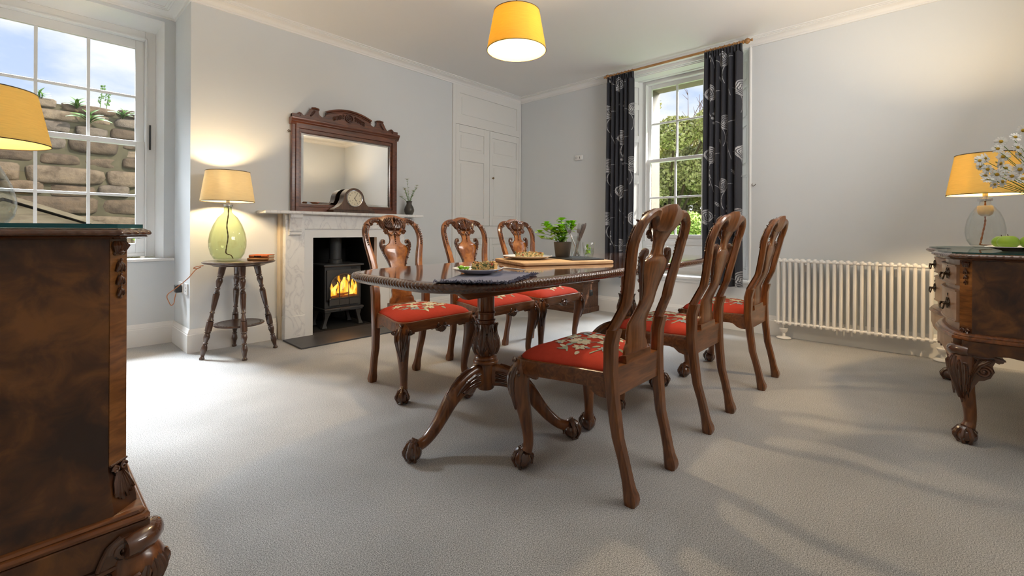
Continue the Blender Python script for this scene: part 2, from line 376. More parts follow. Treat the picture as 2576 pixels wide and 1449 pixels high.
Lk.new(t.outputs['Object'], n.inputs['Vector']); Lk.new(t.outputs['Object'], n2.inputs['Vector']); Lk.new(n.outputs['Color'], sx2.inputs[0]); Lk.new(n2.outputs['Fac'], hv.inputs[0]); Lk.new(sx2.outputs[0], av.inputs[0]); Lk.new(hv.outputs[0], av.inputs[2]); Lk.new(av.outputs[0], r.inputs[0]); Lk.new(r.outputs[0], b.inputs['Base Color']); Lk.new(n2.outputs['Fac'], bp.inputs['Height']); Lk.new(bp.outputs[0], b.inputs['Normal']); b.inputs['Roughness'].default_value = .55
m_water = glassy('water', (.93, .96, .93), 1.33)
m_apple = plain('green_cooking_apple', (.30, .47, .035), .3, noise=.15, nscale=8)
m_stem = plain('brown_stem', (.08, .05, .02), .7)
m_petal = plain('white_petals', (.80, .79, .76), .7)
m_disc = plain('yellow_daisy_disc', (.50, .30, .02), .8, bump=.5, bscale=500)
m_vase = plain('dark_pewter_vase', (.05, .048, .044), .35, noise=.2)
m_dial = plain('silvered_dial', (.62, .55, .40), .35, metal=.5)
m_bookr = plain('red_orange_cloth_cover', (.48, .115, .03), .7)
m_booko = plain('tan_cloth_cover', (.42, .20, .08), .75)
m_page = plain('aged_pages', (.62, .47, .30), .9)
m_ink = plain('dark_ink', (.02, .015, .012), .7)

# ================================================================== ROOM
XL, XR, YB, YF, YA, XA = -.50, 4.678, -.92, 4.157, 4.676, .872
ZC, ZB = 2.767, 2.696
mb = MB(); mb.box(XL-.2, XR+.3, YB-.2, YA+.25, -.12, 0); struct(mb, 'floor', m_carpet, smooth=0)
mb = MB(); mb.box(XL-.2, XR+.3, YB-.2, YA+.25, ZC, ZC+.15); struct(mb, 'ceiling', m_ceil, smooth=0)
mb = MB(); mb.box(XL-.2, XL, YB-.2, YA+.25, 0, ZC); struct(mb, 'wall_left', m_wall, smooth=0)
mb = MB(); mb.box(XL, XR, YB-.2, YB, 0, ZC); struct(mb, 'wall_back', m_wall, smooth=0)
# fireplace wall: chimney breast and cupboard wall with the fire opening
FX0, FX1, FZ = 1.70, 2.50, .93
mb = MB()
mb.box(XA, FX0, YF, YA+.25, 0, ZC); mb.box(FX1, XR, YF, YA+.25, 0, ZC); mb.box(FX0, FX1, YF, YA+.25, FZ, ZC); mb.box(FX0, FX1, YA+.15, YA+.25, 0, FZ)
struct(mb, 'wall_fireplace', m_wall, smooth=0)
mb = MB()
mb.box(1.70, 1.785, 4.10, YA+.14, 0, FZ-.005); mb.box(2.405, 2.495, 4.10, YA+.14, 0, FZ-.005); mb.box(1.785, 2.405, 4.10, YA+.14, .878, FZ-.005)
mb.box(1.785, 2.405, YA+.02, YA+.14, 0, .878); mb.box(1.785, 2.405, 4.10, YA+.02, 0, .006)
o = struct(mb, 'fireplace_recess', m_soot, smooth=0)
# alcove wall with the left sash window
A0, A1, AZ0, AZ1 = -.378, .798, .683, 2.672
mb = MB()
mb.box(XL, A0, YA, YA+.25, 0, ZC); mb.box(A1, XA, YA, YA+.25, 0, ZC); mb.box(A0, A1, YA, YA+.25, 0, AZ0-.003); mb.box(A0, A1, YA, YA+.25, AZ1, ZC)
struct(mb, 'wall_alcove', m_wall, smooth=0)
# window wall
V0, V1, VZ0, VZ1 = 1.245, 2.60, .455, 2.692
mb = MB()
mb.box(XR, XR+.30, YB-.2, V0, 0, ZC); mb.box(XR, XR+.30, V1, YA+.25, 0, ZC); mb.box(XR, XR+.30, V0, V1, VZ1, ZC)
struct(mb, 'wall_right', m_wall, smooth=0)
mb = MB(); mb.box(XR, XR+.30, V0, V1, 0, VZ0-.03); struct(mb, 'wall_under_window', m_trim, smooth=0)

def sweep_path(pts, prof, closed=False):
    """pts: wall line (room on the left); prof: (out, z)."""
    n = len(pts); L = []
    for i in range(n):
        p = Vector(pts[i]).to_2d()
        d0 = (p-Vector(pts[i-1]).to_2d()) if (i > 0 or closed) else None
        d1 = (Vector(pts[(i+1) % n]).to_2d()-p) if (i < n-1 or closed) else None
        ns = []
        for d in (d0, d1):
            if d is not None: d = d.normalized(); ns.append(Vector((-d.y, d.x)))
        if len(ns) == 2: m_ = (ns[0]+ns[1]); m_ = m_/(1+ns[0].dot(ns[1]))
        else: m_ = ns[0]
        L.append([(p.x+m_.x*o, p.y+m_.y*o, z) for o, z in prof])
    return L
crown = [(0, ZB), (.012, ZB), (.012, ZB+.015), (.018, ZB+.018), (.024, ZB+.030), (.038, ZB+.043), (.060, ZB+.050), (.060, ZB+.055), (.073, ZB+.056), (.073, ZB+.062), (.090, ZB+.063), (.090, ZC), (0, ZC)]
mb = MB(); mb.loops(sweep_path([(XR, V1+.02), (XR, YF), (XA, YF), (XA, YA), (XL, YA), (XL, YB), (XR, YB), (XR, V0-.01)], crown), True, True)
struct(mb, 'trim_1', m_trim, smooth=30)
mb = MB(); mb.box(XR-.085, XR, V0-.01, V1+.02, ZB+.028, ZC); mb.box(XR-.02, XR, V0-.01, V1+.02, ZB, ZB+.028)
struct(mb, 'trim_2', m_trim, smooth=0)
sk = [(0, 0), (.020, 0), (.020, .135), (.017, .140), (.017, .148), (.011, .158), (.008, .172), (.004, .178), (0, .178)]
mb = MB(); mb.loops(sweep_path([(XR, 2.9), (XR, YF), (4.70, YF)], sk), True, True); struct(mb, 'baseboard_corner', m_trim, smooth=30)
mb = MB(); mb.loops(sweep_path([(3.452, YF), (2.752, YF)], sk), True, True); struct(mb, 'baseboard_cupboard_side', m_trim, smooth=30)
mb = MB(); mb.loops(sweep_path([(1.495, YF), (XA, YF), (XA, YA), (XL, YA), (XL, YB), (XR, YB), (XR, 2.9)], sk), True, True); struct(mb, 'baseboard_room', m_trim, smooth=30)
# corner bead of the far window recess
mb = MB(); mb.tube([(XR+.002, V0-.008, .47), (XR+.002, V0-.008, ZB)], .014, 10); mb.ell((XR-.002, V0-.012, .475), (.022, .022, .02))
struct(mb, 'trim_3', m_trim)

def sash_window(name, P, u, z, d0, cols=3):
    """u=(frame0, stile0, glass0, glass1, stile1, frame1); z=(sill, glass bottom, bar, meet, bar, glass top, head, frame top)"""
    root = bpy.data.objects.new(name, None); COL.objects.link(root); root['kind'] = 'structure'
    def B(mb, u0, u1, a, b_, z0, z1):
        x = [P(u0, a), P(u1, b_)]
        mb.box(min(x[0][0], x[1][0]), max(x[0][0], x[1][0]), min(x[0][1], x[1][1]), max(x[0][1], x[1][1]), z0, z1)
    mb = MB()
    f0, s0, g0, g1, s1, f1 = u; zs, zb, zr1, zm, zr2, zt, zh, zf = z
    B(mb, f0, s0, d0, d0+.11, zs, zf); B(mb, s1, f1, d0, d0+.11, zs, zf); B(mb, s0, s1, d0, d0+.11, zh, zf); B(mb, s0, s1, d0, d0+.11, zs, zs+.03)
    for a, c in ((s0-.012, s0), (s1, s1+.012)): B(mb, a, c, d0-.012, d0, zs, zh+.012)
    B(mb, s0-.012, s1+.012, d0-.012, d0, zh, zh+.012)
    mb.build('window_frame', m_white, root, smooth=0, bevel=.003)
    cw = (g1-g0)/cols
    for nm, za, zc, zbar, dd in (('lower_sash', zs+.03, zm, zr1, d0+.012), ('upper_sash', zm, zh, zr2, d0+.05)):
        mb = MB(); low = nm == 'lower_sash'
        gb, gt = (zb, zm-.018) if low else (zm+.018, zt)
        B(mb, s0, g0, dd, dd+.036, za-.018 if not low else za, zc+.018 if low else zc); B(mb, g1, s1, dd, dd+.036, za-.018 if not low else za, zc+.018 if low else zc)
        B(mb, g0, g1, dd, dd+.036, za-.018 if not low else za, gb); B(mb, g0, g1, dd, dd+.036, gt, zc+.018 if low else zc)
        for k in range(1, cols): B(mb, g0+k*cw-.010, g0+k*cw+.010, dd+.004, dd+.03, gb, gt)
        B(mb, g0, g1, dd+.0055, dd+.0285, zbar-.010, zbar+.010)
        so = mb.build(nm, m_white, root, smooth=0, bevel=.003)
        mb = MB(); B(mb, g0-.003, g1+.003, dd+.018, dd+.021, gb-.003, gt+.003); mb.build('pane', m_pane, so, smooth=0)
    return root
w1 = sash_window('window_1', lambda u, d: (u, d), (-.352, -.283, -.225, .645, .703, .772), (.715, .827, 1.227, 1.667, 2.064, 2.474, 2.545, 2.615), 4.876)
mb = MB()
mb.prism([(A1, YA), (A1, 4.876), (.772, 4.876)], AZ0, AZ1, 'z'); mb.prism([(A0, YA), (-.352, 4.876), (A0, 4.876)], AZ0, AZ1, 'z')
mb.prism([(YA, AZ1), (4.876, 2.615), (4.876, AZ1)], A0, A1, 'x'); mb.build('reveal_lining', m_white, w1, smooth=0)
mb = MB(); mb.box(XL+.01, XA-.006, 4.640, 4.676, .683, .706); mb.box(A0+.001, A1-.001, 4.676, 4.885, .6835, .7055); mb.build('window_sill', m_white, w1, smooth=0, bevel=.006)
mb = MB(); mb.box(-.40, -.30, 4.99, 5.2, .6, 2.75); mb.box(.72, .82, 4.99, 5.2, .6, 2.75); mb.box(-.3, .72, 4.99, 5.2, 2.55, 2.75); mb.build('outer_reveal', plain('sandstone_reveal', (.20, .16, .12), .9, noise=.2, nscale=15), w1, smooth=0)
mb = MB(); mb.tube([(.735, 4.868, 1.62), (.735, 4.868, 1.83)], .006, 6); mb.build('sash_lift', m_black, w1)
w2 = sash_window('window_2', lambda u, d: (d, u), (1.385, 1.438, 1.476, 2.370, 2.408, 2.462), (.835, .910, 1.332, 1.760, 2.192, 2.600, 2.645, 2.688), 4.925)
mb = MB(); mb.box(4.93, 4.96, V0+.14, V1-.14, .48, .84); mb.box(4.92, 4.94, 1.45, 2.40, .54, .56); mb.box(4.92, 4.94, 1.45, 2.40, .77, .79); mb.build('apron_panel', m_white, w2, smooth=0, bevel=.003)
mb = MB(); mb.box(4.625, 4.93, V0-.02, V1+.02, .457, .483); mb.box(4.655, 4.678, V0, V1, .425, .457); mb.build('window_seat', m_white, w2, smooth=0, bevel=.006)
for sgn, ya, yb in ((1, V1, 2.462), (-1, V0, 1.385)):
    mb = MB()
    # panelled shutter folded against the splayed side
    p0 = Vector((4.70, ya)); p1 = Vector((4.92, yb)); dv = (p1-p0); ln = dv.length; dv.normalize(); nv = Vector((-dv.y, dv.x))*(-sgn)
    def SP(a0, a1, h0, h1, z0, z1):
        q = [p0+dv*a0+nv*h0, p0+dv*a1+nv*h0, p0+dv*a1+nv*h1, p0+dv*a0+nv*h1]
        mb.prism([(c.x, c.y) for c in q], z0, z1, 'z')
    SP(0, ln, -.03, 0, .483, 2.69)
    for a0, a1 in ((.0, .05), (ln-.05, ln)): SP(a0, a1, 0, .014, .483, 2.69)
    for z0, z1 in ((.483, .58), (1.02, 1.08), (1.50, 1.60), (1.98, 2.06), (2.36, 2.42), (2.62, 2.69)): SP(.05, ln-.05, 0, .014, z0, z1)
    for z0, z1 in ((.60, 1.0), (1.10, 1.48), (1.62, 1.96), (2.08, 2.34), (2.44, 2.60)): SP(.075, ln-.075, 0, .008, z0, z1)
    mb.build('shutter', m_white, w2, smooth=0, bevel=.003)
mb = MB(); mb.box(4.679, 4.93, V0, V1, 2.688, 2.70)
for a, c in ((4.70, 4.74), (4.86, 4.90)): mb.box(a, c, V0+.1, V1-.1, 2.680, 2.689)
mb.build('head_lining', m_white, w2, smooth=0)
mb = MB(); mb.box(5.035, 5.25, 2.395, 2.55, .7, 2.8); mb.box(5.035, 5.25, 1.30, 1.455, .7, 2.8); mb.box(5.035, 5.25, 1.455, 2.395, 2.62, 2.8); mb.box(5.0, 5.28, 1.3, 2.55, .78, .84)
mb.build('outer_reveal', bpy.data.materials['sandstone_reveal'], w2, smooth=0)

# ================================================================== BUILT-IN CUPBOARD
cup = thing('built_in_cupboard', 'white painted built-in corner cupboard with panelled doors beside the chimney breast', 'cupboard', (4.066, YF, 0))
mb = MB(); D0 = -.022
def cb(mb, x0, x1, z0, z1, y0, y1): mb.box(x0-4.066, x1-4.066, y0, y1, z0, z1)
cb(mb, 3.455, 3.497, 0, ZB, D0, 0); cb(mb, 4.633, 4.672, 0, ZB, D0, 0); cb(mb, 3.497, 4.633, 2.228, 2.315, D0, 0); cb(mb, 3.497, 4.633, 2.605, ZB, D0, 0)
cb(mb, 3.497, 3.56, 2.315, 2.605, D0, 0); cb(mb, 4.585, 4.633, 2.315, 2.605, D0, 0); cb(mb, 3.56, 4.585, 2.315, 2.605, -.008, 0); cb(mb, 3.60, 4.545, 2.355, 2.565, -.014, -.004)
cb(mb, 3.497, 4.633, .852, 1.003, D0, 0); cb(mb, 3.497, 4.633, 0, .17, D0-.004, 0); cb(mb, 3.497, 4.633, .17, 2.23, -.002, 0)
mb.build('frame', m_cup, cup, smooth=0, bevel=.003)
for (x0, x1, z0, z1, pans) in ((3.500, 4.063, 1.006, 2.225, ((1.10, 1.794), (1.915, 2.138))), (4.069, 4.630, 1.006, 2.225, ((1.10, 1.794), (1.915, 2.138))), (3.500, 4.063, .173, .849, ((.26, .77),)), (4.069, 4.630, .173, .849, ((.26, .77),))):
    mb = MB(); a, c = x0+.052, x1-.096 if x0 < 4 else x1-.05
    if x0 > 4: a = x0+.045
    cb(mb, x0, a, z0, z1, D0, -.004); cb(mb, c, x1, z0, z1, D0, -.004)
    zz = [z0]+[q for p in pans for q in p]+[z1]
    for k in range(0, len(zz), 2): cb(mb, a, c, zz[k], zz[k+1], D0, -.004)
    for p in pans: cb(mb, a, c, p[0], p[1], -.010, -.004); cb(mb, a+.035, c-.035, p[0]+.035, p[1]-.035, -.016, -.008)
    dr = mb.build('door', m_cup, cup, smooth=0, bevel=.003)
    if x0 > 4:
        kz = 1.622 if z0 > 1 else .56
        mb = MB(); mb.lathe([(.007, 0), (.006, .012), (.013, .016), (.015, .022), (.012, .028), (.002, .030)], (4.113-4.066, D0, kz), 16, axis=(0, -1, 0)); mb.build('knob', m_knob, dr)

# ================================================================== FIREPLACE
fp = thing('fireplace_surround', 'white veined marble fireplace surround with corbels and mantel shelf', 'fireplace', (2.118, YF, 0))
def fb(mb, x0, x1, y0, y1, z0, z1): mb.box(x0-2.118, x1-2.118, y0-YF, y1-YF, z0, z1)
mb = MB(); fb(mb, 1.335, 2.905, 3.955, 4.156, 1.082, 1.108); mb.build('mantel_shelf', m_marble, fp, smooth=0, bevel=.007)
for x0 in (1.522, 2.550):
    mb = MB(); x1 = x0+.163; fb(mb, x0, x1, 4.028, 4.156, .20, 1.03); fb(mb, x0-.004, x1+.004, 4.022, 4.156, 0, .20)
    mb.build('jamb', m_marble, fp, smooth=0, bevel=.003)
    mb = MB(); c0 = x0+.025-2.118; c1 = x0+.125-2.118
    prof = [(4.028, .900), (4.010, .900), (4.004, .908), (4.004, .918), (4.012, .922), (4.012, .930), (4.000, .936), (4.000, .946), (4.008, .950), (4.006, .985), (3.996, 1.02), (3.990, 1.045), (3.975, 1.05), (3.972, 1.082), (4.028, 1.082)]
    mb.prism([(p[0]-YF, p[1]) for p in prof], c0, c1, 'x'); mb.build('corbel', m_marble, fp, smooth=25)
mb = MB(); fb(mb, 1.685, 2.550, 4.034, 4.156, .955, 1.082); fb(mb, 1.522, 1.685, 4.034, 4.156, 1.03, 1.082); fb(mb, 2.550, 2.713, 4.034, 4.156, 1.03, 1.082); mb.build('frieze', m_marble, fp, smooth=0)
mb = MB(); fb(mb, 1.685, 1.768, 4.050, 4.10, 0, .955); fb(mb, 2.405, 2.550, 4.050, 4.10, 0, .955); fb(mb, 1.768, 2.405, 4.050, 4.10, .877, .955); mb.build('white_slip', m_trim, fp, smooth=0)
m_edge = plain('yellowed_marble_edge', (.60, .50, .36), .6, noise=.2, nscale=12)
for xa in (1.502, 2.713): mb = MB(); fb(mb, xa, xa+.020, 4.09, 4.156, 0, 1.082); mb.build('edge_lining', m_edge, fp, smooth=0)
mb = MB(); mb.prism([(1.494, 3.63), (2.74, 3.63), (2.74, 4.02), (1.50, 4.02)], 0, .012, 'z'); mb.box(1.77, 2.403, 4.02, 4.10, 0, .010)
o = mb.build('hearth', m_slate, None, smooth=0, bevel=.003); tag(o, 'dark slate hearth slab set in the carpet before the wood stove', 'hearth')

# ------------------------------------------------------------------ stove
st = thing('wood_stove', 'black cast iron wood burning stove with arched glass door and lit fire', 'stove', (2.125, 4.19, .010))
mb = MB(); mb.box(-.185, .185, .0, .30, .185, .59); mb.box(-.205, .205, -.03, .31, .585, .605); mb.box(-.20, .20, -.035, .31, .165, .187); mb.box(-.195, .195, -.028, .31, .150, .166)
mb.build('body', m_iron, st, smooth=0, bevel=.006)
for sx_ in (-1, 1):
    for yy in (.02, .25):
        mb = MB(); mb.loops([[(sx_*(.185-a)+dx, yy+dy, z) for dx, dy in ((-w, -w), (w, -w), (w, w), (-w, w))] for a, w, z in ((.0, .026, 0), (.004, .016, .03), (.022, .016, .09), (.03, .032, .152))], True, True)
        mb.build('leg', m_iron, st, smooth=30, bevel=.003)
# door with an arched opening
def arch(w, z0, zs, n=16):
    return [(-w, z0), (w, z0)]+[(w*math.cos(PI*i/n), zs+w*math.sin(PI*i/n)*.95) for i in range(n+1)]
def ringmesh(mb, outer, inner, y0, y1):
    n = len(outer)
    mb.loops([[(p[0], y1, p[1]) for p in outer], [(p[0], y0, p[1]) for p in outer], [(p[0], y0, p[1]) for p in inner], [(p[0], y1, p[1]) for p in inner]], True, False)
inn = arch(.138, .285, .375); n_ = len(inn)
rect = []
for p in inn:
    v = Vector((p[0], p[1]-.36)); s_ = min(.172/abs(v.x) if abs(v.x) > 1e-6 else 9, (.195 if v.y > 0 else .155)/abs(v.y) if abs(v.y) > 1e-6 else 9); rect.append((v.x*s_, v.y*s_+.36))
mb = MB(); ringmesh(mb, rect, inn, -.022, .004)
ringmesh(mb, [(p[0]*1.10, .36+(p[1]-.36)*1.10) for p in inn], [(p[0]*1.06, .36+(p[1]-.36)*1.07) for p in inn], -.030, -.018)
mb.box(-.15, -.052, -.026, -.02, .212, .27); mb.box(-.048, .048, -.026, -.02, .212, .27); mb.box(.052, .15, -.026, -.02, .212, .27)
dr = mb.build('door', m_iron, st, smooth=35, bevel=.002)
mb = MB()
for cx_ in (-.046, .046): mb.tube([(cx_, -.018, .275), (cx_, -.018, .41)], .006, 6)
for s_ in (-1, 1):
    mb.tube([(s_*.046, -.018, .39), (s_*.04, -.018, .43), (s_*.02, -.018, .472), (0, -.018, .498)], .0055, 6)
    mb.tube([(s_*.046, -.018, .39), (s_*.055, -.018, .43), (s_*.08, -.018, .468), (s_*.10, -.018, .478)], .0055, 6)
mb.build('tracery', m_iron, dr)
mb = MB(); mb.tube([(-.158, -.024, .27), (-.158, -.055, .30), (-.158, -.058, .36), (-.158, -.04, .39)], .007, 8); mb.ell((-.158, -.05, .275), .011); mb.build('handle', m_iron, dr)
mb = MB(); mb.prism(arch(.138, .285, .375), -.006, -.004, 'y'); mb.build('window_pane', m_pane, dr, smooth=0)
mb = MB(); mb.box(-.14, .14, .02, .03, .28, .51); fbx = mb
m_fl, N, Lk, b = mat('flames'); N.remove(b); out = [q for q in N if q.type == 'OUTPUT_MATERIAL'][0]
e = N.new('ShaderNodeEmission'); t = N.new('ShaderNodeTexCoord'); n = N.new('ShaderNodeTexNoise'); n.inputs['Scale'].default_value = 13; n.inputs['Detail'].default_value = 4; n.inputs['Distortion'].default_value = 1.5
mp = N.new('ShaderNodeMapping'); mp.inputs['Scale'].default_value = (1.3, 1, .6)
r = ramp(N, [(.30, (.75, .10, .004)), (.48, (1.0, .32, .02)), (.66, (1, .62, .12))]); Lk.new(t.outputs['Object'], mp.inputs[0]); Lk.new(mp.outputs[0], n.inputs['Vector']); Lk.new(n.outputs['Fac'], r.inputs[0]); Lk.new(r.outputs[0], e.inputs[0]); e.inputs[1].default_value = 1.5; Lk.new(e.outputs[0], out.inputs[0])
mb = MB(); rr = random.Random(3)
for k in range(15):
    x = -.115+.23*k/14; h = .13+.09*rr.random()+(.05 if abs(x) < .06 else 0); y = .002+.012*(k % 2)
    pts = spl([(x, y, .30), (x+rr.uniform(-.02, .02), y, .30+h*.4), (x+rr.uniform(-.03, .03), y, .30+h*.75), (x+rr.uniform(-.035, .035), y, .30+h)], 4)
    mb.tube(pts, [max(.0015, .030*(1-(i/(len(pts)-1))**1.4)) for i in range(len(pts))], 8, flat=.25, up=(0, 1, 0))
mb.build('flames', m_fl, st); fbx.build('firebox', plain('firebox_glow', (.03, .012, .006), .9, emis=(1, .27, .02), es=.85), st, smooth=0)
mb = MB()
for k, (x, z, r_) in enumerate(((-.05, .295, .018), (.055, .292, .02), (.0, .315, .017))): mb.tube([(x-.07, .0, z), (x+.06, .004, z+.004)], r_*.7, 8)
mb.build('logs', plain('burning_logs', (.03, .018, .012), .9, emis=(1, .22, .02), es=.12), st)
mb = MB()
for z in (.30, .318, .336): mb.tube([(-.11, -.006+.006, z), (.11, 0, z)], .003, 6)
mb.build('fire_bars', m_iron, st)
mb = MB(); mb.lathe([(.066, .605), (.066, .64), (.058, .645), (.058, .865)], (-.01, .15, 0), 28); mb.build('flue_pipe', m_iron, st)
mb = MB(); mb.box(.08, .14, -.003, .001, .556, .574); mb.build('air_vent', m_black, st, smooth=0)
mb = MB(); mb.box(-.05, .06, -.05, -.03, .166, .174); mb.build('ash_lip_latch', m_iron, st, smooth=0)
lamp('fire_light', 'POINT', (2.125, 4.16, .40), 1.6, (1, .40, .10), shadow_soft_size=.05)

# ================================================================== OVERMANTEL MIRROR
mi = thing('overmantel_mirror', 'mahogany framed mirror with carved pediment standing on the mantel shelf', 'mirror', (2.142, 4.118, 1.108))
mb = MB()
for s in (-1, 1):
    mb.box(min(s*.535, s*.505), max(s*.535, s*.505), -.002, .036, 0, .80); mb.box(min(s*.505, s*.475), max(s*.505, s*.475), -.012, .036, 0, .80); mb.box(min(s*.475, s*.452), max(s*.475, s*.452), .004, .036, .05, .76)
mb.box(-.5045, .5045, -.0132, .0355, .001, .045); mb.box(-.475, .475, -.002, .0355, .045, .070)
mb.box(-.4745, .4745, .0028, .0355, .715, .7595); mb.box(-.5045, .5045, -.0132, .0355, .745, .79)
mb.prism([(.036, .775), (-.010, .775), (-.014, .79), (-.024, .798), (-.024, .806), (-.034, .818), (-.036, .826), (-.036, .836), (.036, .836)], -.548, .548, 'x')
mb.build('frame', m_mahog, mi, smooth=25, bevel=.003)
mb = MB()
half = [(.535, .834), (.535, .865), (.515, .868), (.495, .873), (.470, .890), (.452, .886), (.436, .868), (.418, .866), (.402, .885), (.372, .938), (.36, .944), (.295, .952), (.288, .944), (.298, .925), (.290, .895), (.265, .880), (.238, .890), (.222, .915), (.226, .93), (.205, .937), (.12, .968), (.06, .981), (0, .985)]
poly = [(-x, z) for x, z in half]+[(x, z) for x, z in reversed(half[:-1])]
mb.prism(poly, .002, .030, 'y')
for s in (-1, 1):
    mb.tube([(s*.300, -.002, .944), (s*.33, -.006, .949), (s*.365, -.004, .944)], .009, 8)
    mb.tube(spiral((s*.468, .002, .872), (s, 0, 0), (0, 0, 1), .016, 1.3), .005, 6)
arc = [(x, -.006, .985-(x/.235)**2*.055) for x in np.linspace(-.232, .232, 25)]
mb.tube(arc, .011, 8); mb.tube([(x, y+.004, z-.018) for x, y, z in arc], .006, 6)
mb.box(-.535, -.475, -.012, .034, .834, .868); mb.box(.475, .535, -.012, .034, .834, .868)
ped = mb.build('pediment', m_mahog, mi, smooth=35)
mb = MB()
mb.tube([(.036*math.cos(t), -.004, .915+.036*math.sin(t)) for t in np.linspace(0, 2*PI, 25)], .006, 6)
for k in range(8): t = 2*PI*k/8; mb.ell((.018*math.cos(t), -.003, .915+.018*math.sin(t)), (.008, .005, .008))
mb.ell((0, -.004, .915), (.008, .006, .008))
mb.build('carved_rosette', m_mahogc, ped)
for s in (-1, 1):
    mb = MB()
    for k in range(4):
        x = s*(.055+.028*k); zc = .917-.010*k
        mb.ribbon(spl([(x, -.001, zc+.022-.003*k), (x+s*.016, -.002, zc+.008), (x+s*.02, -.001, zc-.018)], 4), (0, -1, 0), [.012]*5+[.008]*3+[.002], .006, 2, .0015, 4)
        mb.tube(spiral((x+s*.01, -.002, zc-.012), (s, 0, 0), (0, 0, 1), .011, 1.2, 14), .0032, 5)
    mb.build('carved_scrolls', m_mahogc, ped); mb = MB()
    for k in range(3): mb.ribbon(spl([(s*(.335+.016*k), -.001, .925-.02*k), (s*(.345+.012*k), -.003, .905-.016*k), (s*(.352+.012*k), -.001, .885-.005*k)], 3), (0, -1, 0), [.010]*3+[.007]*2+[.002]*2, .005, 2, .0015, 4)
    mb.build('carved_leaves', m_mahogc, ped)
mb = MB()
mb.add([(-.455, .018, .068), (.455, .018, .068), (.455, .018, .718), (-.455, .018, .718), (-.43, .012, .093), (.43, .012, .093), (.43, .012, .693), (-.43, .012, .693)], [(4, 5, 6, 7), (0, 1, 5, 4), (1, 2, 6, 5), (2, 3, 7, 6), (3, 0, 4, 7), (3, 2, 1, 0)])
mb.build('mirror_glass', m_mirror, mi, smooth=0)
mb = MB(); mb.tube([(-.535, .02, .71), (-.548, .02, .71)], .004, 6); mb.tube([(-.553+.009*math.cos(t), .02, .71+.009*math.sin(t)) for t in np.linspace(0, 2*PI, 13)], .003, 5); mb.build('screw_eye', m_brass, mi)

# ------------------------------------------------------------------ clock
ck = thing('mantel_clock', 'brown wooden arched mantel clock with round silvered dial in front of the mirror', 'clock', (2.130, 4.032, 1.108), rz=0)
mb = MB(); prof = [(-.205, .022), (-.19, .040), (-.155, .055), (-.125, .085), (-.105, .120)]
top = [(.100*math.cos(t), .136+.099*math.sin(t)) for t in np.linspace(PI-.12, .12, 25)]
poly = prof+top+[(-x, z) for x, z in reversed(prof)]
mb.prism(poly, -.045, .055, 'y'); cs = mb.build('case', wood('clock_case_oak', (.045, .019, .009), (.085, .038, .018), (.13, .065, .034), rough=.3), ck, smooth=30, bevel=.004)
mb = MB(); mb.box(-.21, .21, -.052, .060, 0, .022); mb.box(-.203, .203, -.050, .058, .022, .028); mb.build('plinth', m_stool, ck, smooth=0, bevel=.004)
mb = MB(); mb.lathe([(.070, 0), (.082, 0), (.082, .006), (.078, .011), (.072, .009), (.070, .004)], (0, -.045, .137), 40, axis=(0, -1, 0), cap=False); mb.build('bezel', m_steel, ck)
mb = MB(); mb.lathe([(.001, .003), (.072, .003), (.072, .001)], (0, -.045, .137), 40, axis=(0, -1, 0)); dial = mb.build('dial', m_dial, ck)
def text_mb(mb, s, size, place, mi_=0):
    cu = bpy.data.curves.new('t', 'FONT'); cu.body = s; cu.size = size; cu.align_x = 'CENTER'; cu.align_y = 'CENTER'; cu.resolution_u = 3
    to = bpy.data.objects.new('t', cu); me = to.to_mesh()
    mb.add([place(v.co.x, v.co.y) for v in me.vertices], [tuple(p.vertices) for p in me.polygons], mi_)
    to.to_mesh_clear(); bpy.data.objects.remove(to); bpy.data.curves.remove(cu)
mb = MB()
for k in range(1, 13):
    a = PI/2-2*PI*k/12; cx_, cz_ = .055*math.cos(a), .055*math.sin(a)
    text_mb(mb, str(k), .019, lambda x, y: (cx_+x, -.0492, .137+cz_+y))
mb.build('numerals', m_ink, ck, smooth=0, recalc=False)
mb = MB()
for a, L_, w in ((PI/2-2*PI*(5.08/12), .036, .0022), (PI/2-2*PI*(5/60), .056, .0016)):
    d = Vector((math.cos(a), 0, math.sin(a))); q = Vector((0, -.0505, .137)); mb.tube([q-d*.008, q+d*L_*.7, q+d*L_], [w, w*1.2, .0006], 6, flat=.5)
mb.ell((0, -.051, .137), .004); mb.build('hands', m_ink, ck)
for x in (-.02, .02): mb = MB(); mb.ell((x, -.049, .118), (.0032, .002, .0032)); mb.build('winding_hole', m_black, ck)

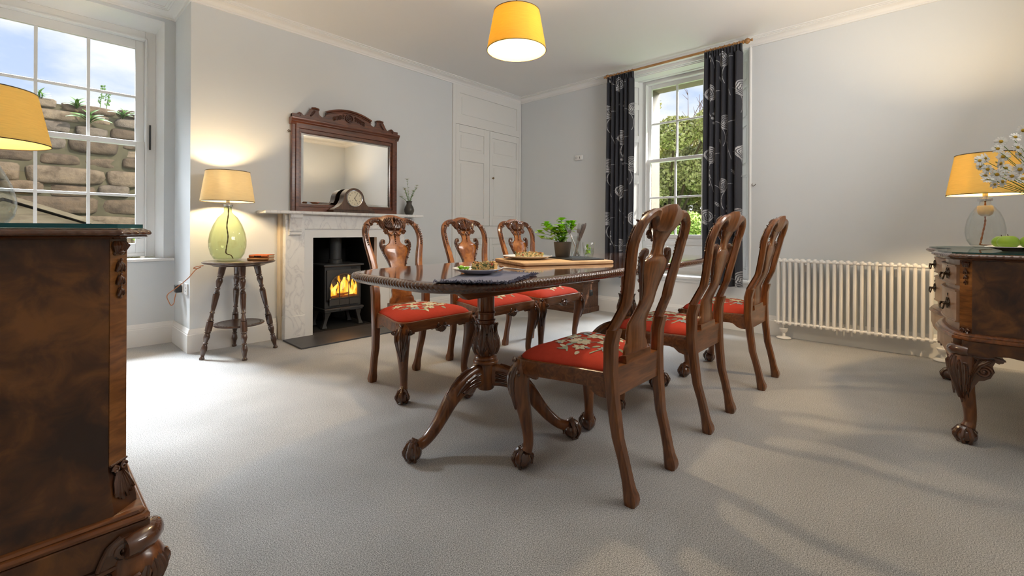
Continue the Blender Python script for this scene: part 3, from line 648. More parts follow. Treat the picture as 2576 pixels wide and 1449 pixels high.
# ------------------------------------------------------------------ bud vase
vz = thing('bud_vase', 'small dark bulbous vase on the right end of the mantel shelf', 'vase', (2.785, 4.05, 1.108))
mb = MB(); mb.lathe([(.001, 0), (.034, 0), (.040, .01), (.051, .035), (.053, .055), (.044, .085), (.030, .108), (.027, .125), (.031, .143), (.033, .147), (.029, .145), (.025, .125), (.02, .10), (.001, .10)], (0, 0, 0), 32); mb.build('body', m_vase, vz)
rr = random.Random(5); heads = [(-.015, .02, .375), (-.055, .0, .275), (-.075, -.03, .26), (-.10, .0, .185), (.085, -.02, .315), (.06, .01, .26), (.03, -.02, .21), (.07, -.03, .285), (-.03, .01, .23)]
sprig0 = None
for k, (x, y, z) in enumerate(heads):
    sp = thing('flower_sprig', 'white starry flower sprig among the wispy green stems in the small mantel vase', 'flower', (2.785, 4.05, 1.22), 0, 'sprigs in the mantel vase')
    mb = MB(); z2 = z-.112; P_ = spl([(x*.08, y*.1, -.02), (x*.3, y*.3, z2*.4), (x, y, z2)], 5); mb.tube(P_, .0013, 5)
    for i in range(3, len(P_)-1):
        for q in range(5):
            a = rr.uniform(0, 2*PI); L_ = rr.uniform(.012, .028); d = Vector((math.cos(a), math.sin(a), rr.uniform(.2, 1.2))).normalized()
            mb.tube([P_[i], P_[i]+d*L_*.6+Vector((0, 0, .002)), P_[i]+d*L_], [.0009, .0007, .0003], 3)
    mb.build('stem', m_leafd, sp)
    mb = MB(); c = P_[-1]
    for q in range(10):
        a = 2*PI*q/10; d = Vector((math.cos(a), math.sin(a)*.9, .45)).normalized(); mb.ribbon([c, c+d*.011, c+d*.020, c+d*.026], (0, 0, 1), [.0014, .0040, .0030, .0005], .0006, 1, 0, 2, thick=.0004)
    mb.build('petals', plain('pale_cream_petals', (.62, .65, .50), .7) if k == 0 else bpy.data.materials['pale_cream_petals'], sp)
    mb = MB(); mb.ell(c+Vector((0, 0, .003)), (.006, .006, .005), 8, 5); mb.build('flower_centre', m_stem, sp)

# ================================================================== LAMPS
BULB = emit('warm_bulb', (1.0, .74, .42), 1.0)
def bulb_mat(name, s, col=(1.0, .71, .38)): return emit(name, col, s)
def shade_mesh(r0, r1, z0, z1, n=64):
    mb = MB(); mb.lathe([(r0, z0), (r0, z0+.004), (r1, z1-.004), (r1, z1)], (0, 0, 0), n, cap=False)
    mb.lathe([(r0-.0025, z0+.0005), (r1-.0025, z1-.0005)], (0, 0, 0), n, cap=False, mi=1)
    mb.tube([((r0-.001)*math.cos(t), (r0-.001)*math.sin(t), z0) for t in np.linspace(0, 2*PI, n+1)], .0025, 6, mi=2)
    mb.tube([((r1-.001)*math.cos(t), (r1-.001)*math.sin(t), z1) for t in np.linspace(0, 2*PI, n+1)], .0025, 6, mi=2)
    return mb
def glass_lamp(name, label, loc, gm, shm, prof, neck, r0, r1, z0, z1, flexmat, flexpts, watt, cap=m_steel, rz=0, kind='lamp'):
    t = thing(name, label, kind, loc, rz)
    mb = MB(); mb.lathe(prof, (0, 0, 0), 48, cap=False); mb.build('glass_base', gm, t)
    mb = MB(); rn, zn0, zn1 = neck
    mb.lathe([(rn+.004, zn1-.010), (rn+.006, zn1-.008), (rn+.006, zn1+.006), (.012, zn1+.010), (.012, z0+.05), (.001, z0+.05)], (0, 0, 0), 28); mb.build('neck_cap', cap, t)
    mb = MB(); P_ = spl(flexpts, 8)
    n_ = len(P_)
    for s in (0, PI): mb.tube([P_[i]+Vector((math.cos(i*.9+s), math.sin(i*.9+s), 0))*.0022 for i in range(n_)], .0028, 5)
    mb.build('flex', flexmat, t)
    sh = shade_mesh(r0, r1, z0, z1).build('lamp_shade', [shm, shm, m_stem], t, recalc=False)
    mb = MB()
    for k in range(3):
        a = 2*PI*k/3+.4; mb.tube([(0.012*math.cos(a), .012*math.sin(a), z0+.045), ((r0+(r1-r0)*.2)*math.cos(a)*.99, (r0+(r1-r0)*.2)*math.sin(a)*.99, z0+.045)], .0015, 4)
    mb.build('shade_ring', cap, t)
    R_ = .030; A_ = 4*PI*R_*R_
    mb = MB(); mb.ell((0, 0, z0+.115), (R_, R_, R_*1.15), 16, 10); mb.build('bulb', bulb_mat(name+'_bulb', watt/(PI*A_)), t)
    return t
pg = [(.001, .004), (.07, .0), (.105, .012), (.132, .05), (.147, .105), (.148, .15), (.138, .205), (.112, .27), (.078, .325), (.046, .352), (.036, .362), (.031, .37), (.031, .418), (.029, .418), (.029, .37), (.044, .350), (.075, .322), (.109, .268), (.135, .204), (.145, .15), (.144, .105), (.129, .052), (.10, .016), (.001, .009)]
L1 = glass_lamp('glass_table_lamp', 'green glass bottle lamp with cream shade on the round stool beside the fireplace', (1.06, 3.915, .7110), m_green, m_cream, [(r*.845, z) for r, z in pg], (.027, .37, .418), .179, .146, .448, .675, m_flex,
    [(0, 0, .44), (.004, 0, .36), (-.006, 0, .26), (.002, 0, .18), (-.008, 0, .10), (-.010, 0, .055), (.018, -.012, .04), (.03, -.02, .016)], 17)
mb = MB()
wl = lambda x, y, z: (x-1.06, y-3.915, z-.711)
cordp = [wl(.93, 4.03, .672), wl(.885, 4.02, .668), wl(.87, 4.04, .655), wl(.90, 4.06, .650), wl(.92, 4.05, .662), wl(.89, 4.07, .640), wl(.86, 4.16, .57), wl(.815, 4.30, .49), wl(.77, 4.37, .43), wl(.785, 4.385, .37), wl(.80, 4.39, .345), wl(.815, 4.385, .36), wl(.82, 4.38, .40), wl(.828, 4.38, .44)]
mb.tube(spl(cordp, 6), .0032, 6); mb.build('power_cord', m_copper, L1)
mb = MB(); a = wl(.818, 4.35, .445); c = wl(.860, 4.41, .505); mb.box(a[0], c[0], a[1], c[1], a[2], c[2]); mb.build('plug', m_black, L1, smooth=0, bevel=.006)
pr_ = [(.001, .004), (.06, .0), (.09, .01), (.115, .04), (.125, .085), (.124, .115), (.112, .165), (.088, .21), (.055, .243), (.042, .25), (.037, .258), (.036, .285), (.034, .285), (.034, .256), (.052, .239), (.085, .207), (.109, .163), (.121, .115), (.122, .085), (.112, .042), (.088, .014), (.001, .009)]
LR = glass_lamp('glass_table_lamp', 'clear glass lamp with lit yellow ochre shade on the right hand sideboard', (3.90, -.257, .862), m_clear, m_ochre, [(r*.70, z) for r, z in pr_], (.026, .258, .285), .172, .134, .315, .555, m_copper,
    [(0, 0, .31), (.0, 0, .26), (-.004, 0, .20), (.0, 0, .15), (-.02, .01, .09), (-.035, .02, .03), (-.03, .02, .016), (.02, -.03, .013)], 32)
mb = MB(); mb.lathe([(.012, .25), (.033, .248), (.035, .235), (.034, .215), (.030, .20), (.021, .19), (.014, .185), (.007, .25)], (0, 0, 0), 24, fn=lambda r, z, t: r*(1+.06*math.sin(7*t)) if z < .22 else r); mb.build('neck_stopper', plain('frosted_resin', (.85, .82, .74), .6), LR)
pl = [(.001, .004), (.05, .0), (.078, .01), (.100, .04), (.108, .08), (.106, .115), (.094, .17), (.074, .22), (.055, .258), (.038, .285), (.030, .296), (.026, .305), (.026, .335), (.024, .335), (.024, .303), (.036, .282), (.072, .217), (.091, .168), (.103, .115), (.105, .08), (.097, .042), (.076, .013), (.001, .009)]
LL = glass_lamp('glass_table_lamp', 'seeded clear glass lamp with orange lit shade on the left cabinet near the window', (-.121, 2.90, .9595), m_bubble, m_ochre, pl, (.026, .305, .335), .212, .169, .350, .570, m_copper,
    [(0, 0, .33), (.0, 0, .2), (-.01, 0, .1), (-.03, .01, .02)], 9)
pd = thing('pendant_lamp', 'mustard yellow drum pendant lamp hanging from the ceiling above the table', 'pendant lamp', (2.0, 1.81, ZC))
zt, zb_ = 2.254-ZC, 2.025-ZC
shade_mesh(.177, .137, zb_, zt).build('lamp_shade', [m_mustard, m_mustard, m_stem], pd, recalc=False)
mb = MB(); mb.tube([(0, 0, 0), (0, 0, zt+.01)], .003, 8); mb.build('flex', m_flex, pd)
mb = MB(); mb.lathe([(.045, 0), (.045, -.012), (.02, -.025), (.005, -.03)], (0, 0, 0), 24); mb.build('ceiling_rose', m_white, pd)
mb = MB(); mb.lathe([(.018, zt+.012), (.018, zt-.05), (.014, zt-.055), (.001, zt-.055)], (0, 0, 0), 20)
for k in range(3): a = 2*PI*k/3; mb.tube([(.016*math.cos(a), .016*math.sin(a), zt-.006), (.138*math.cos(a), .138*math.sin(a), zt-.006)], .0018, 5)
mb.build('lamp_holder', m_white, pd)
mb = MB(); mb.ell((0, 0, zt-.105), (.036, .036, .046), 18, 12); mb.build('bulb', bulb_mat('pendant_bulb', 40/(PI*4*PI*.036**2), (1.0, .76, .46)), pd)

# ------------------------------------------------------------------ stool table + books
sl = thing('round_stool_table', 'dark oak round side table on four turned splayed legs holding the green lamp', 'side table', (1.128, 3.87, 0))
mb = MB(); mb.lathe([(.001, .690), (.17, .688), (.18, .680), (.225, .690), (.240, .696), (.244, .701), (.242, .706), (.235, .7095), (.225, .7105), (.216, .709), (.21, .7105), (.001, .7105)], (0, 0, 0), 56); mb.lathe([(.001, .672), (.17, .672), (.178, .678), (.178, .686), (.001, .686)], (0, 0, 0), 40); mb.build('tabletop', m_stool, sl, smooth=35)
mb = MB(); mb.lathe([(.001, .218), (.145, .218), (.163, .222), (.170, .228), (.168, .234), (.160, .237), (.152, .234), (.001, .234)], (0, 0, 0), 48)
for k in range(36): a = 2*PI*k/36; mb.ell((.143*math.cos(a), .143*math.sin(a), .2345), (.006, .006, .0015), 6, 4)
mb.build('lower_shelf', m_stool, sl, smooth=35)
turn = [(0, .016), (.012, .018), (.022, .015), (.03, .011), (.07, .015), (.10, .021), (.13, .019), (.16, .0125), (.165, .017), (.172, .017), (.178, .012), (.20, .015), (.235, .021), (.26, .019), (.275, .014), (.28, .020), (.288, .020), (.295, .016), (.30, .022), (.35, .023), (.40, .022), (.405, .017), (.412, .022), (.42, .021), (.426, .016), (.45, .015), (.485, .011), (.49, .017), (.497, .017), (.505, .0125), (.56, .017), (.66, .021), (.70, .022), (.705, .018), (.712, .021), (.72, .017), (.74, .011), (.748, .017), (.757, .017), (.765, .012), (.80, .018), (.83, .0225), (.85, .021), (.868, .0155), (.875, .021), (.885, .021), (.89, .018), (.90, .021), (1.0, .025)]
for (fx, fy) in ((-.243, .0), (-.035, -.245), (.25, -.035), (.04, .26)):
    bot = Vector((fx, fy, 0)); topp = Vector((fx*.46, fy*.46, .674)); d = topp-bot; mb = MB()
    q = Vector((0, 0, 1)).rotation_difference(d.normalized()); L = []
    for tt, r_ in turn:
        c = bot+d*tt; L.append([c+(q @ Vector((r_*math.cos(2*PI*j/16), r_*math.sin(2*PI*j/16), 0)))*(1) for j in range(16)])
    for p in L[0]: p.z = max(p.z, 0.0)
    mb.loops(L, True, True); mb.build('leg', m_stool, sl, smooth=50)
def book(label, loc, w, d, h, mc, rz, title=None):
    t = thing('book', label, 'book', loc, rz, 'books on the round side table')
    mb = MB(); mb.box(-w/2, w/2, 0, d, 0, .0025); mb.box(-w/2, w/2, 0, d, h-.0025, h); mb.tube([(-w/2, .003, h/2), (w/2, .003, h/2)], h/2, 12, flat=1); mb.build('cover', mc, t, smooth=30)
    mb = MB(); mb.box(-w/2+.003, w/2-.003, .004, d-.004, .0025, h-.0025); mb.build('pages', m_page, t, smooth=0)
    if title:
        mb = MB()
        for k, (a, b_) in enumerate(title): mb.box(a, b_, -.0105, -.006, h*.32, h*.70)
        mb.build('spine_title', m_ink, t, smooth=0)
    return t
rzb = math.atan2(-.736, .677)
book('lower tan book of the two on the round side table', (1.222, 3.765, .7110), .155, .10, .020, m_booko, rzb+.05)
book('red orange book on top of the tan book on the side table', (1.228, 3.768, .7312), .145, .098, .023, m_bookr, rzb-.02, [(-.03+.011*k, -.022+.011*k) for k in range(5)])

# wall sockets
for nm, y0, y1, lb in (('wall_socket', 4.20, 4.286, 'white single wall socket on the chimney breast side nearest its front corner'), ('wall_socket', 4.335, 4.481, 'white double wall socket holding the black lamp plug')):
    s_ = thing(nm, lb, 'socket', (XA, (y0+y1)/2, .48)); w = (y1-y0)/2
    mb = MB(); mb.box(-.010, 0, -w, w, -.043, .043); mb.build('plate', m_plastic, s_, smooth=0, bevel=.003)
    mb = MB()
    for yy in ((0,) if w < .05 else (.036,)):
        mb.box(-.0115, -.0095, yy-.003, yy+.003, .004, .013); mb.box(-.0115, -.0095, yy-.014, yy-.008, -.018, -.013); mb.box(-.0115, -.0095, yy+.008, yy+.014, -.018, -.013)
    mb.build('pin_holes', m_black, s_, smooth=0)

# ================================================================== CURTAINS
pole = thing('curtain_pole', 'honey coloured wooden curtain pole with ball finials above the far window', 'curtain pole', (4.545, 1.96, 2.716))
mb = MB(); mb.tube([(0, -.69, 0), (0, .70, 0)], .0125, 14); mb.build('rod', m_pole, pole)
for s in (-1, 1):
    mb = MB(); mb.lathe([(.0125, 0), (.017, .004), (.017, .01), (.011, .014), (.024, .03), (.027, .042), (.022, .056), (.010, .066), (.009, .072), (.014, .078), (.012, .086), (.001, .089)], (0, s*(.69 if s < 0 else .70), 0), 20, axis=(0, s, 0)); mb.build('finial', m_pole, pole)
    mb = MB(); mb.box(-.006, .042, s*.62-.008, s*.62+.008, -.010, .010); mb.build('bracket', m_pole, pole, smooth=0, bevel=.003)
m_cloth, N, Lk, b = mat('navy_rose_print_cotton')
at = N.new('ShaderNodeAttribute'); at.attribute_name = 'print'; t = N.new('ShaderNodeTexCoord'); n = N.new('ShaderNodeTexNoise'); n.inputs['Scale'].default_value = 420
mxx = N.new('ShaderNodeMix'); mxx.data_type = 'RGBA'; mxx.inputs[6].default_value = (.016, .017, .026, 1); mxx.inputs[7].default_value = (.52, .52, .54, 1)
Lk.new(at.outputs['Fac'], mxx.inputs[0]); Lk.new(mxx.outputs[2], b.inputs['Base Color']); b.inputs['Roughness'].default_value = .75; b.inputs['Sheen Weight'].default_value = .15
def rose_print(S, Z, seed):
    rg = random.Random(seed); A = np.zeros_like(S)
    def put(x): np.maximum(A, np.clip(x, 0, 1), out=A)
    smax, zmax = S.max(), Z.max()
    row = 0; zc = .06
    while zc < zmax+.1:
        s = .05+(.27 if row % 2 else 0)+rg.uniform(-.03, .03)
        while s < smax+.08:
            R = rg.uniform(.064, .082); ds, dz = S-s, Z-zc; th = np.arctan2(dz, ds); r_ = np.hypot(ds, dz)*(1+.06*np.sin(3*th+row))
            ph = r_/R*4.4-th/(2*PI)+.22*np.sin(5*th+row)
            ring = np.clip((np.abs((ph % 1)-.5)-.17)*9, 0, 1)
            put(np.where(r_ < R, ring*np.clip((R-r_)/.004, 0, 1)*(.45+.55*np.clip(.5+.6*np.sin(2.2*th+s*30), 0, 1)), 0)); put(np.where(np.abs(r_-R) < .0025, .8, 0))
            for q in (-1, 1):
                cx_, cz_, Rr = s+q*.17, zc-.15, .165; rr_ = np.hypot(S-cx_, Z-cz_); tt = np.arctan2(Z-cz_, (S-cx_)*(-q))
                put(np.where((np.abs(rr_-Rr) < .0022) & (tt > -.5) & (tt < 1.5), .7, 0))
            for k in range(3):
                bx, bz = s+.21+.012*(k % 2), zc+.10-.045*k; put(np.where(np.hypot(S-bx, Z-bz) < .0135, .6, 0))
            put(np.where((np.abs(S-s-.185-.02*np.sin((Z-zc)*14)) < .0018) & (Z > zc-.06) & (Z < zc+.16), .55, 0))
            lx, lz = s-.17, zc+.12; d1 = (S-lx)*.7+(Z-lz)*.71; d2 = -(S-lx)*.71+(Z-lz)*.7; put(np.where(((d1/.034)**2+(d2/.014)**2 < 1) & (np.abs((d1*60) % 1-.5) > .15), .55, 0))
            s += .54+rg.uniform(-.03, .03)
        zc += .30; row += 1
    return A
def curtain(label, y0, y1, z0, z1, seed, nf, xc=4.535, flare=0.0, inner=1):
    t = thing('curtain', label, 'curtain', (xc, (y0+y1)/2, 0))
    nu, nv = 260, 700; U = np.linspace(0, 1, nu); Zs = np.linspace(z0, z1, nv); UU, ZZ = np.meshgrid(U, Zs)
    hd = np.clip((ZZ-(z1-.075))/.02, 0, 1)
    ph = 2*PI*nf*(UU+.02*np.sin(6*UU+seed)+.010*np.sin(ZZ*2.1+seed))
    amp = (.030+.010*np.sin(5.1*UU+seed))*(1-hd)+.010*hd
    X = amp*(np.sin(ph)+.25*np.sin(2*ph+1))*(1-hd)+hd*.012*np.sin(ph*2.3)
    X = X-.012*hd
    wid = (y1-y0)*(1+.05*(1-(ZZ-z0)/(z1-z0))+flare*(1-(ZZ-z0)/(z1-z0)))
    Y = (UU-.5)*wid+.25*amp*np.cos(ph)*(1-hd)
    V = np.stack([X, Y, ZZ], -1).reshape(-1, 3)
    i = np.arange(nv-1)[:, None]*nu+np.arange(nu-1)[None, :]; Fq = np.stack([i, i+1, i+nu+1, i+nu], -1).reshape(-1, 4)
    o = npmesh('cloth', V, Fq, m_cloth, t)
    A = rose_print(UU*(y1-y0)*1.95, ZZ-z0, seed); a = o.data.attributes.new('print', 'FLOAT', 'POINT'); a.data.foreach_set('value', A.ravel().astype(np.float32))
    so = o.modifiers.new('s', 'SOLIDIFY'); so.thickness = .002
    return t
CL = curtain('navy rose print curtain on the left side of the far window', 2.365, 2.690, .43, 2.700, 3, 6)
CR = curtain('navy rose print curtain on the right side of the far window', 1.268, 1.615, .43, 2.700, 8, 6)
ring0 = None
for k, y in enumerate(list(np.linspace(1.30, 1.60, 8))+list(np.linspace(2.39, 2.655, 7))):
    if ring0 is None:
        mb = MB(); mb.tube([(.0205*math.cos(a), 0, .0205*math.sin(a)) for a in np.linspace(0, 2*PI, 21)], .0045, 8)
        mb.tube([(0, 0, -.024), (0, 0, -.034)], .0022, 5)
        ring0 = mb.build('curtain_ring', m_pole, None, loc=(4.545, y, 2.710)); tag(ring0, None, 'curtain ring')
        o = ring0
    else:
        o = ring0.copy(); COL.objects.link(o); o.location = (4.545, y, 2.710)
    g = 'right' if k < 8 else 'left'
    tag(o, 'wooden curtain ring holding the %s hand navy curtain on the pole' % g, None, 'rings of the %s curtain' % g)

# ================================================================== RADIATOR
rd = thing('column_radiator', 'long white column radiator under the plain wall right of the window', 'radiator', (4.59, .4725, 0))
NC = 23; sp = 1.045/NC
mbc = MB()
for dx in (-.032, .012):
    mbc.tube([(dx, 0, .145), (dx, 0, .695)], .0125, 12)
for z in (.145, .695):
    mbc.ell((-.032, 0, z), (.0165, .0165, .020), 12, 8); mbc.ell((.012, 0, z), (.0165, .0165, .020), 12, 8); mbc.tube([(-.032, 0, z), (.012, 0, z)], .013, 10)
col0 = mbc.build('column', m_rad, rd)
for k in range(NC):
    o = col0 if k == 0 else col0.copy()
    if k: COL.objects.link(o); o.parent = rd
    o.location = (0, -.5225+sp*(k+.5), 0)
for nm, z in (('bottom_header', .150), ('top_header', .690)):
    mb = MB()
    for dx in (-.032, .012): mb.tube([(dx, -.525, z), (dx, .525, z)], .0115, 10)
    mb.build(nm, m_rad, rd)
for y in (.46, -.565):
    mb = MB(); mb.lathe([(.055, .003), (.058, .010), (.05, .016), (.014, .022), (.012, .05), (.026, .062), (.036, .088), (.036, .095), (.008, .096), (.008, .15), (.001, .15)], (.0, y, 0), 24); mb.build('valve_foot', m_rad, rd)
# wall brackets
mb = MB()
for y in (-.3, .3): mb.box(.012, .088, y-.01, y+.01, .60, .66)
mb.build('wall_bracket', m_rad, rd, smooth=0)

# ------------------------------------------------------------------ chest
ch = thing('wooden_chest', 'old dark wooden chest with black iron ring handle against the window wall', 'chest', (4.482, 3.25, 0))
mb = MB(); mb.box(-.165, .165, -.375, .375, .055, .352); mb.build('body', m_chest, ch, smooth=0, bevel=.004)
mb = MB(); mb.box(-.173, .172, -.385, .385, 0, .062); mb.build('plinth', m_chest, ch, smooth=0, bevel=.006)
mb = MB(); mb.box(-.180, .172, -.392, .392, .352, .388); mb.box(-.176, .17, -.388, .388, .338, .352); mb.build('lid', m_chest, ch, smooth=0, bevel=.006)
mb = MB(); mb.box(-.028, .030, -.381, -.375, .195, .262); mb.tube([(-.020, -.386, .235), (-.020, -.392, .20), (.022, -.392, .20), (.022, -.386, .235)], .004, 6); mb.build('handle', m_iron, ch, smooth=30)

th = thing('thermostat', 'small white thermostat on the grey wall left of the window', 'thermostat', (XR, 3.172, 1.853))
mb = MB(); mb.box(-.026, 0, -.055, .055, -.032, .032); mb.build('case', m_plastic, th, smooth=0, bevel=.010, seg=3)
mb = MB(); mb.lathe([(.018, 0), (.018, .004), (.015, .006), (.001, .006)], (-.026, .028, 0), 20, axis=(-1, 0, 0)); mb.build('dial', plain('grey_plastic', (.6, .6, .6), .4), th)
mb = MB(); mb.box(-.0275, -.0255, -.022, -.014, -.014, .012); mb.build('switch', plain('dark_grey_plastic', (.12, .12, .12), .5), th, smooth=0)
mb = MB(); mb.tube(spl([(0, 0, .014), (-.012, 0, .012), (-.018, .0, 0), (-.022, -.012, -.008), (-.024, -.026, -.002), (-.02, -.030, .010)], 5), .0028, 6)
hk = mb.build('wall_hook', m_brass, None, loc=(XR, 1.215, 1.386)); tag(hk, 'small dark metal curtain hook on the wall right of the window', 'hook')

# ================================================================== CARVED FURNITURE HELPERS
def claw_foot(mb, c, r, out, mi=0, squash=1.0, toes=3):
    """ball gripped by claws; c = floor point, out = outward horizontal direction"""
    c = Vector((c[0], c[1], 0)); o = Vector((out[0], out[1], 0)).normalized(); up = Vector((0, 0, 1)); ctr = c+up*(r*.98*squash)
    mb.ell(ctr, (r, r, r*squash), 16, 10, mi)
    angs = (-1.05, 0, 1.05) if toes == 3 else (-1.2, -.4, .4, 1.2)
    for a in list(angs)+[PI]:
        d = o*math.cos(a)+up.cross(o)*math.sin(a); pts = []; rad = []
        for k in range(10):
            q = k/9; ph = .15+q*2.25*(1 if a != PI else .85); rr = r*(.99+.07*abs(math.sin(q*PI*2.2)))
            p = ctr+d*(rr*math.sin(ph))+up*(rr*squash*math.cos(ph)); p.z = max(p.z, .004); pts.append(p); rad.append(r*(.33-.13*q+.06*math.sin(q*PI*4.4)))
        mb.tube([ctr+up*(r*1.35*squash)-o*r*.25]+pts, [r*.42]+rad, 8, mi)
def bellflowers(mb, base, right, down, out, n=3, s=1.0, mi=0):
    """hanging husk drop"""
    base = Vector(base); R_ = Vector(right); D_ = Vector(down); O_ = Vector(out); p = base
    for k in range(5): mb.ribbon([p+R_*(.006*(k-2)*s), p+R_*(.0085*(k-2)*s)+D_*.008*s+O_*.005*s, p+R_*(.006*(k-2)*s)+D_*.02*s+O_*.001], O_, [.0035*s, .0045*s, .002*s], .003*s, 1, 0, 3, mi)
    p = p+D_*.022*s
    for sg in (-1, 1): mb.tube(spiral(p+R_*sg*.009*s, R_*sg, D_, .006*s, 1.1, 12), .002*s, 5, mi)
    mb.ell(p+O_*.002*s, .006*s, 8, 6, mi); p = p+D_*.016*s
    for k in range(n):
        f = 1-.14*k
        mb.ell(p+O_*.003*s, .0032*s*f, 7, 5, mi)
        for q in (-1, 0, 1):
            mb.ribbon([p+D_*.003*s, p+D_*.011*s*f+R_*(q*.0045*s*f)+O_*.005*s, p+D_*.021*s*f+R_*(q*.0075*s*f)+O_*.0045*s, p+D_*.026*s*f+R_*(q*.0095*s*f)+O_*.001], O_, [.002*s, .0038*s*f, .003*s*f, .001*s], .0025*s, 1, 0, 3, mi)
        p = p+D_*.031*s*f
    mb.ell(p+O_*.002*s, (.003*s, .003*s, .004*s), 7, 5, mi)
def acanthus(mb, pts, nrm, w, h=.006, mi=0, k=4):
    P_ = spl(pts, k); n = len(P_)
    wid = [max(.0012, w*(math.sin(PI*min(1, (i/(n-1))*.86+.14))**.7)*(1+.16*math.cos(i*2.1))) for i in range(n)]
    mb.ribbon(P_, nrm, wid, h, 4, h*.30, 10, mi, thick=.003)

# ================================================================== DINING CHAIRS
FYZ = ([0, .03, .08, .15, .22, .35, .45, .55, .60, .69, .80, .90, 1.0, 1.05], [-.228, -.226, -.218, -.203, -.183, -.166, -.157, -.158, -.170, -.213, -.236, -.256, -.290, -.306])
def fy(z): return interp(z, *FYZ)
_SO = [(.187, -.178), (.203, -.10), (.232, .02), (.258, .11), (.268, .165), (.256, .207), (.21, .228), (.11, .224), (0, .228)]
SO = [Vector((x, y, 0)) for x, y in _SO]+[Vector((-x, y, 0)) for x, y in reversed(_SO[:-1])]
_dense = spl(SO, 10)+[Vector((-.187+.374*k/30, -.178, 0)) for k in range(1, 30)]
_C = Vector((0, .02, 0)); _ang = np.array([math.atan2(p.y-_C.y, p.x-_C.x) for p in _dense]); _rad = np.array([(p-_C).length for p in _dense]); _o = np.argsort(_ang); _ang = _ang[_o]; _rad = _rad[_o]
def seat_r(a): return float(np.interp((a+PI) % (2*PI)-PI, _ang, _rad, period=2*PI))
def cush_z(x, y):
    a = math.atan2(y-_C.y, x-_C.x); q = min(1, math.hypot(x-_C.x, y-_C.y)/(seat_r(a)*.935)); return .445+.050*max(0, 1-q**4)**.72
def make_chair():
    ch = thing('dining_chair', 'x', 'chair', (0, 0, 0), 0, 'carved dining chairs around the table')
    # --- cushion with embroidery
    mb = MB(); n = 72; L = []
    for q in (1.0, .995, .985, .965, .93, .88, .80, .68, .52, .34, .16):
        L.append([(_C.x+seat_r(2*PI*j/n)*.935*q*math.cos(2*PI*j/n), _C.y+seat_r(2*PI*j/n)*.935*q*math.sin(2*PI*j/n), .445+.050*(1-q**4)**.72) for j in range(n)])
    L = [[(p[0], p[1], .432) for p in L[0]]]+L
    mb.loops(L, True, True)
    rg = random.Random(11)
    def poly(pts, mi_, dz):
        pts = [(x*1.28, (y-.015)*1.22+.02) for x, y in pts]
        V = [(x, y, cush_z(x, y)+dz) for x, y in pts]; cx_ = sum(p[0] for p in pts)/len(pts); cy_ = sum(p[1] for p in pts)/len(pts)
        V.append((cx_, cy_, cush_z(cx_, cy_)+dz+.0012)); m_ = len(pts); mb.add(V, [(i, (i+1) % m_, m_) for i in range(m_)], mi_)
    def petal(cx_, cy_, a, ln, w, mi_, dz=.0016):
        pts = []
        for k in range(12):
            t_ = 2*PI*k/12; u_ = ln*(.5+.5*math.cos(t_)); v_ = w*math.sin(t_)*(1-.25*math.cos(t_)); pts.append((cx_+u_*math.cos(a)-v_*math.sin(a), cy_+u_*math.sin(a)+v_*math.cos(a)))
        poly(pts, mi_, dz)
    def stem(pts, w, mi_):
        P_ = spl([(x, y, 0) for x, y in pts], 6)
        for i in range(len(P_)-1):
            d = (P_[i+1]-P_[i]); 
            if d.length < 1e-6: continue
            d.normalize(); nn = Vector((-d.y, d.x, 0))*w
            poly([(P_[i]+nn).to_tuple()[:2], (P_[i]-nn).to_tuple()[:2], (P_[i+1]-nn).to_tuple()[:2], (P_[i+1]+nn).to_tuple()[:2]], mi_, .0012)
    for pts in (((-.13, .02), (-.08, .05), (-.02, .0), (.03, -.05), (.09, -.05)), ((.13, .03), (.08, .06), (.03, .04), (0, .08), (-.05, .10)), ((-.11, -.05), (-.05, -.07), (0, -.05), (.05, .01), (.10, .0)), ((.02, .10), (.06, .12), (.10, .09))): stem(pts, .0028, 2)
    for (fx, fy_, r_, np_, c_) in ((-.035, .035, .044, 13, 1), (.055, .03, .036, 8, 1), (.01, -.045, .038, 9, 1), (-.09, .0, .028, 6, 1), (.105, -.02, .027, 6, 1), (.005, .095, .028, 7, 1), (-.075, .085, .024, 5, 1), (.085, .09, .024, 6, 3), (-.06, -.075, .024, 6, 3), (.07, -.085, .022, 5, 1)):
        for k in range(np_): petal(fx, fy_, 2*PI*k/np_+rg.random()*.3, r_*rg.uniform(.8, 1.1), r_*.23, c_ if k % 3 else (2 if c_ == 1 and np_ > 7 and k % 6 == 0 else c_), .0016+.0002*(k % 3))
        petal(fx-r_*.18, fy_, 0, r_*.36, r_*.16, 2, .0032)
    for k in range(30):
        a = rg.uniform(0, 2*PI); q = rg.uniform(.55, 1.0); petal(.135*q*math.cos(a), .018+.115*q*math.sin(a), rg.uniform(0, 2*PI), rg.uniform(.018, .034), rg.uniform(.004, .008), rg.choice((1, 2, 2, 3)), .0012)
    mb.build('seat', [m_red, m_emb1, m_emb2, m_emb3], ch, smooth=60)
    # --- seat frame
    L = []
    def ring(q, zf): return [(_C.x+seat_r(2*PI*j/n)*q*math.cos(2*PI*j/n), _C.y+seat_r(2*PI*j/n)*q*math.sin(2*PI*j/n), zf(_C.y+seat_r(2*PI*j/n)*q*math.sin(2*PI*j/n), 2*PI*j/n)) for j in range(n)]
    def zb(y, a):
        s_ = min(1, max(0, (-.085-y)/.05)); s_ = s_*s_*(3-2*s_); return .386-.032*s_
    L = [ring(.90, zb), ring(1.0, zb), ring(1.0, lambda y, a: .434), ring(.985, lambda y, a: .4415), ring(.965, lambda y, a: .444), ring(.945, lambda y, a: .444), ring(.935, lambda y, a: .438), ring(.90, lambda y, a: .435), ring(.90, zb)]
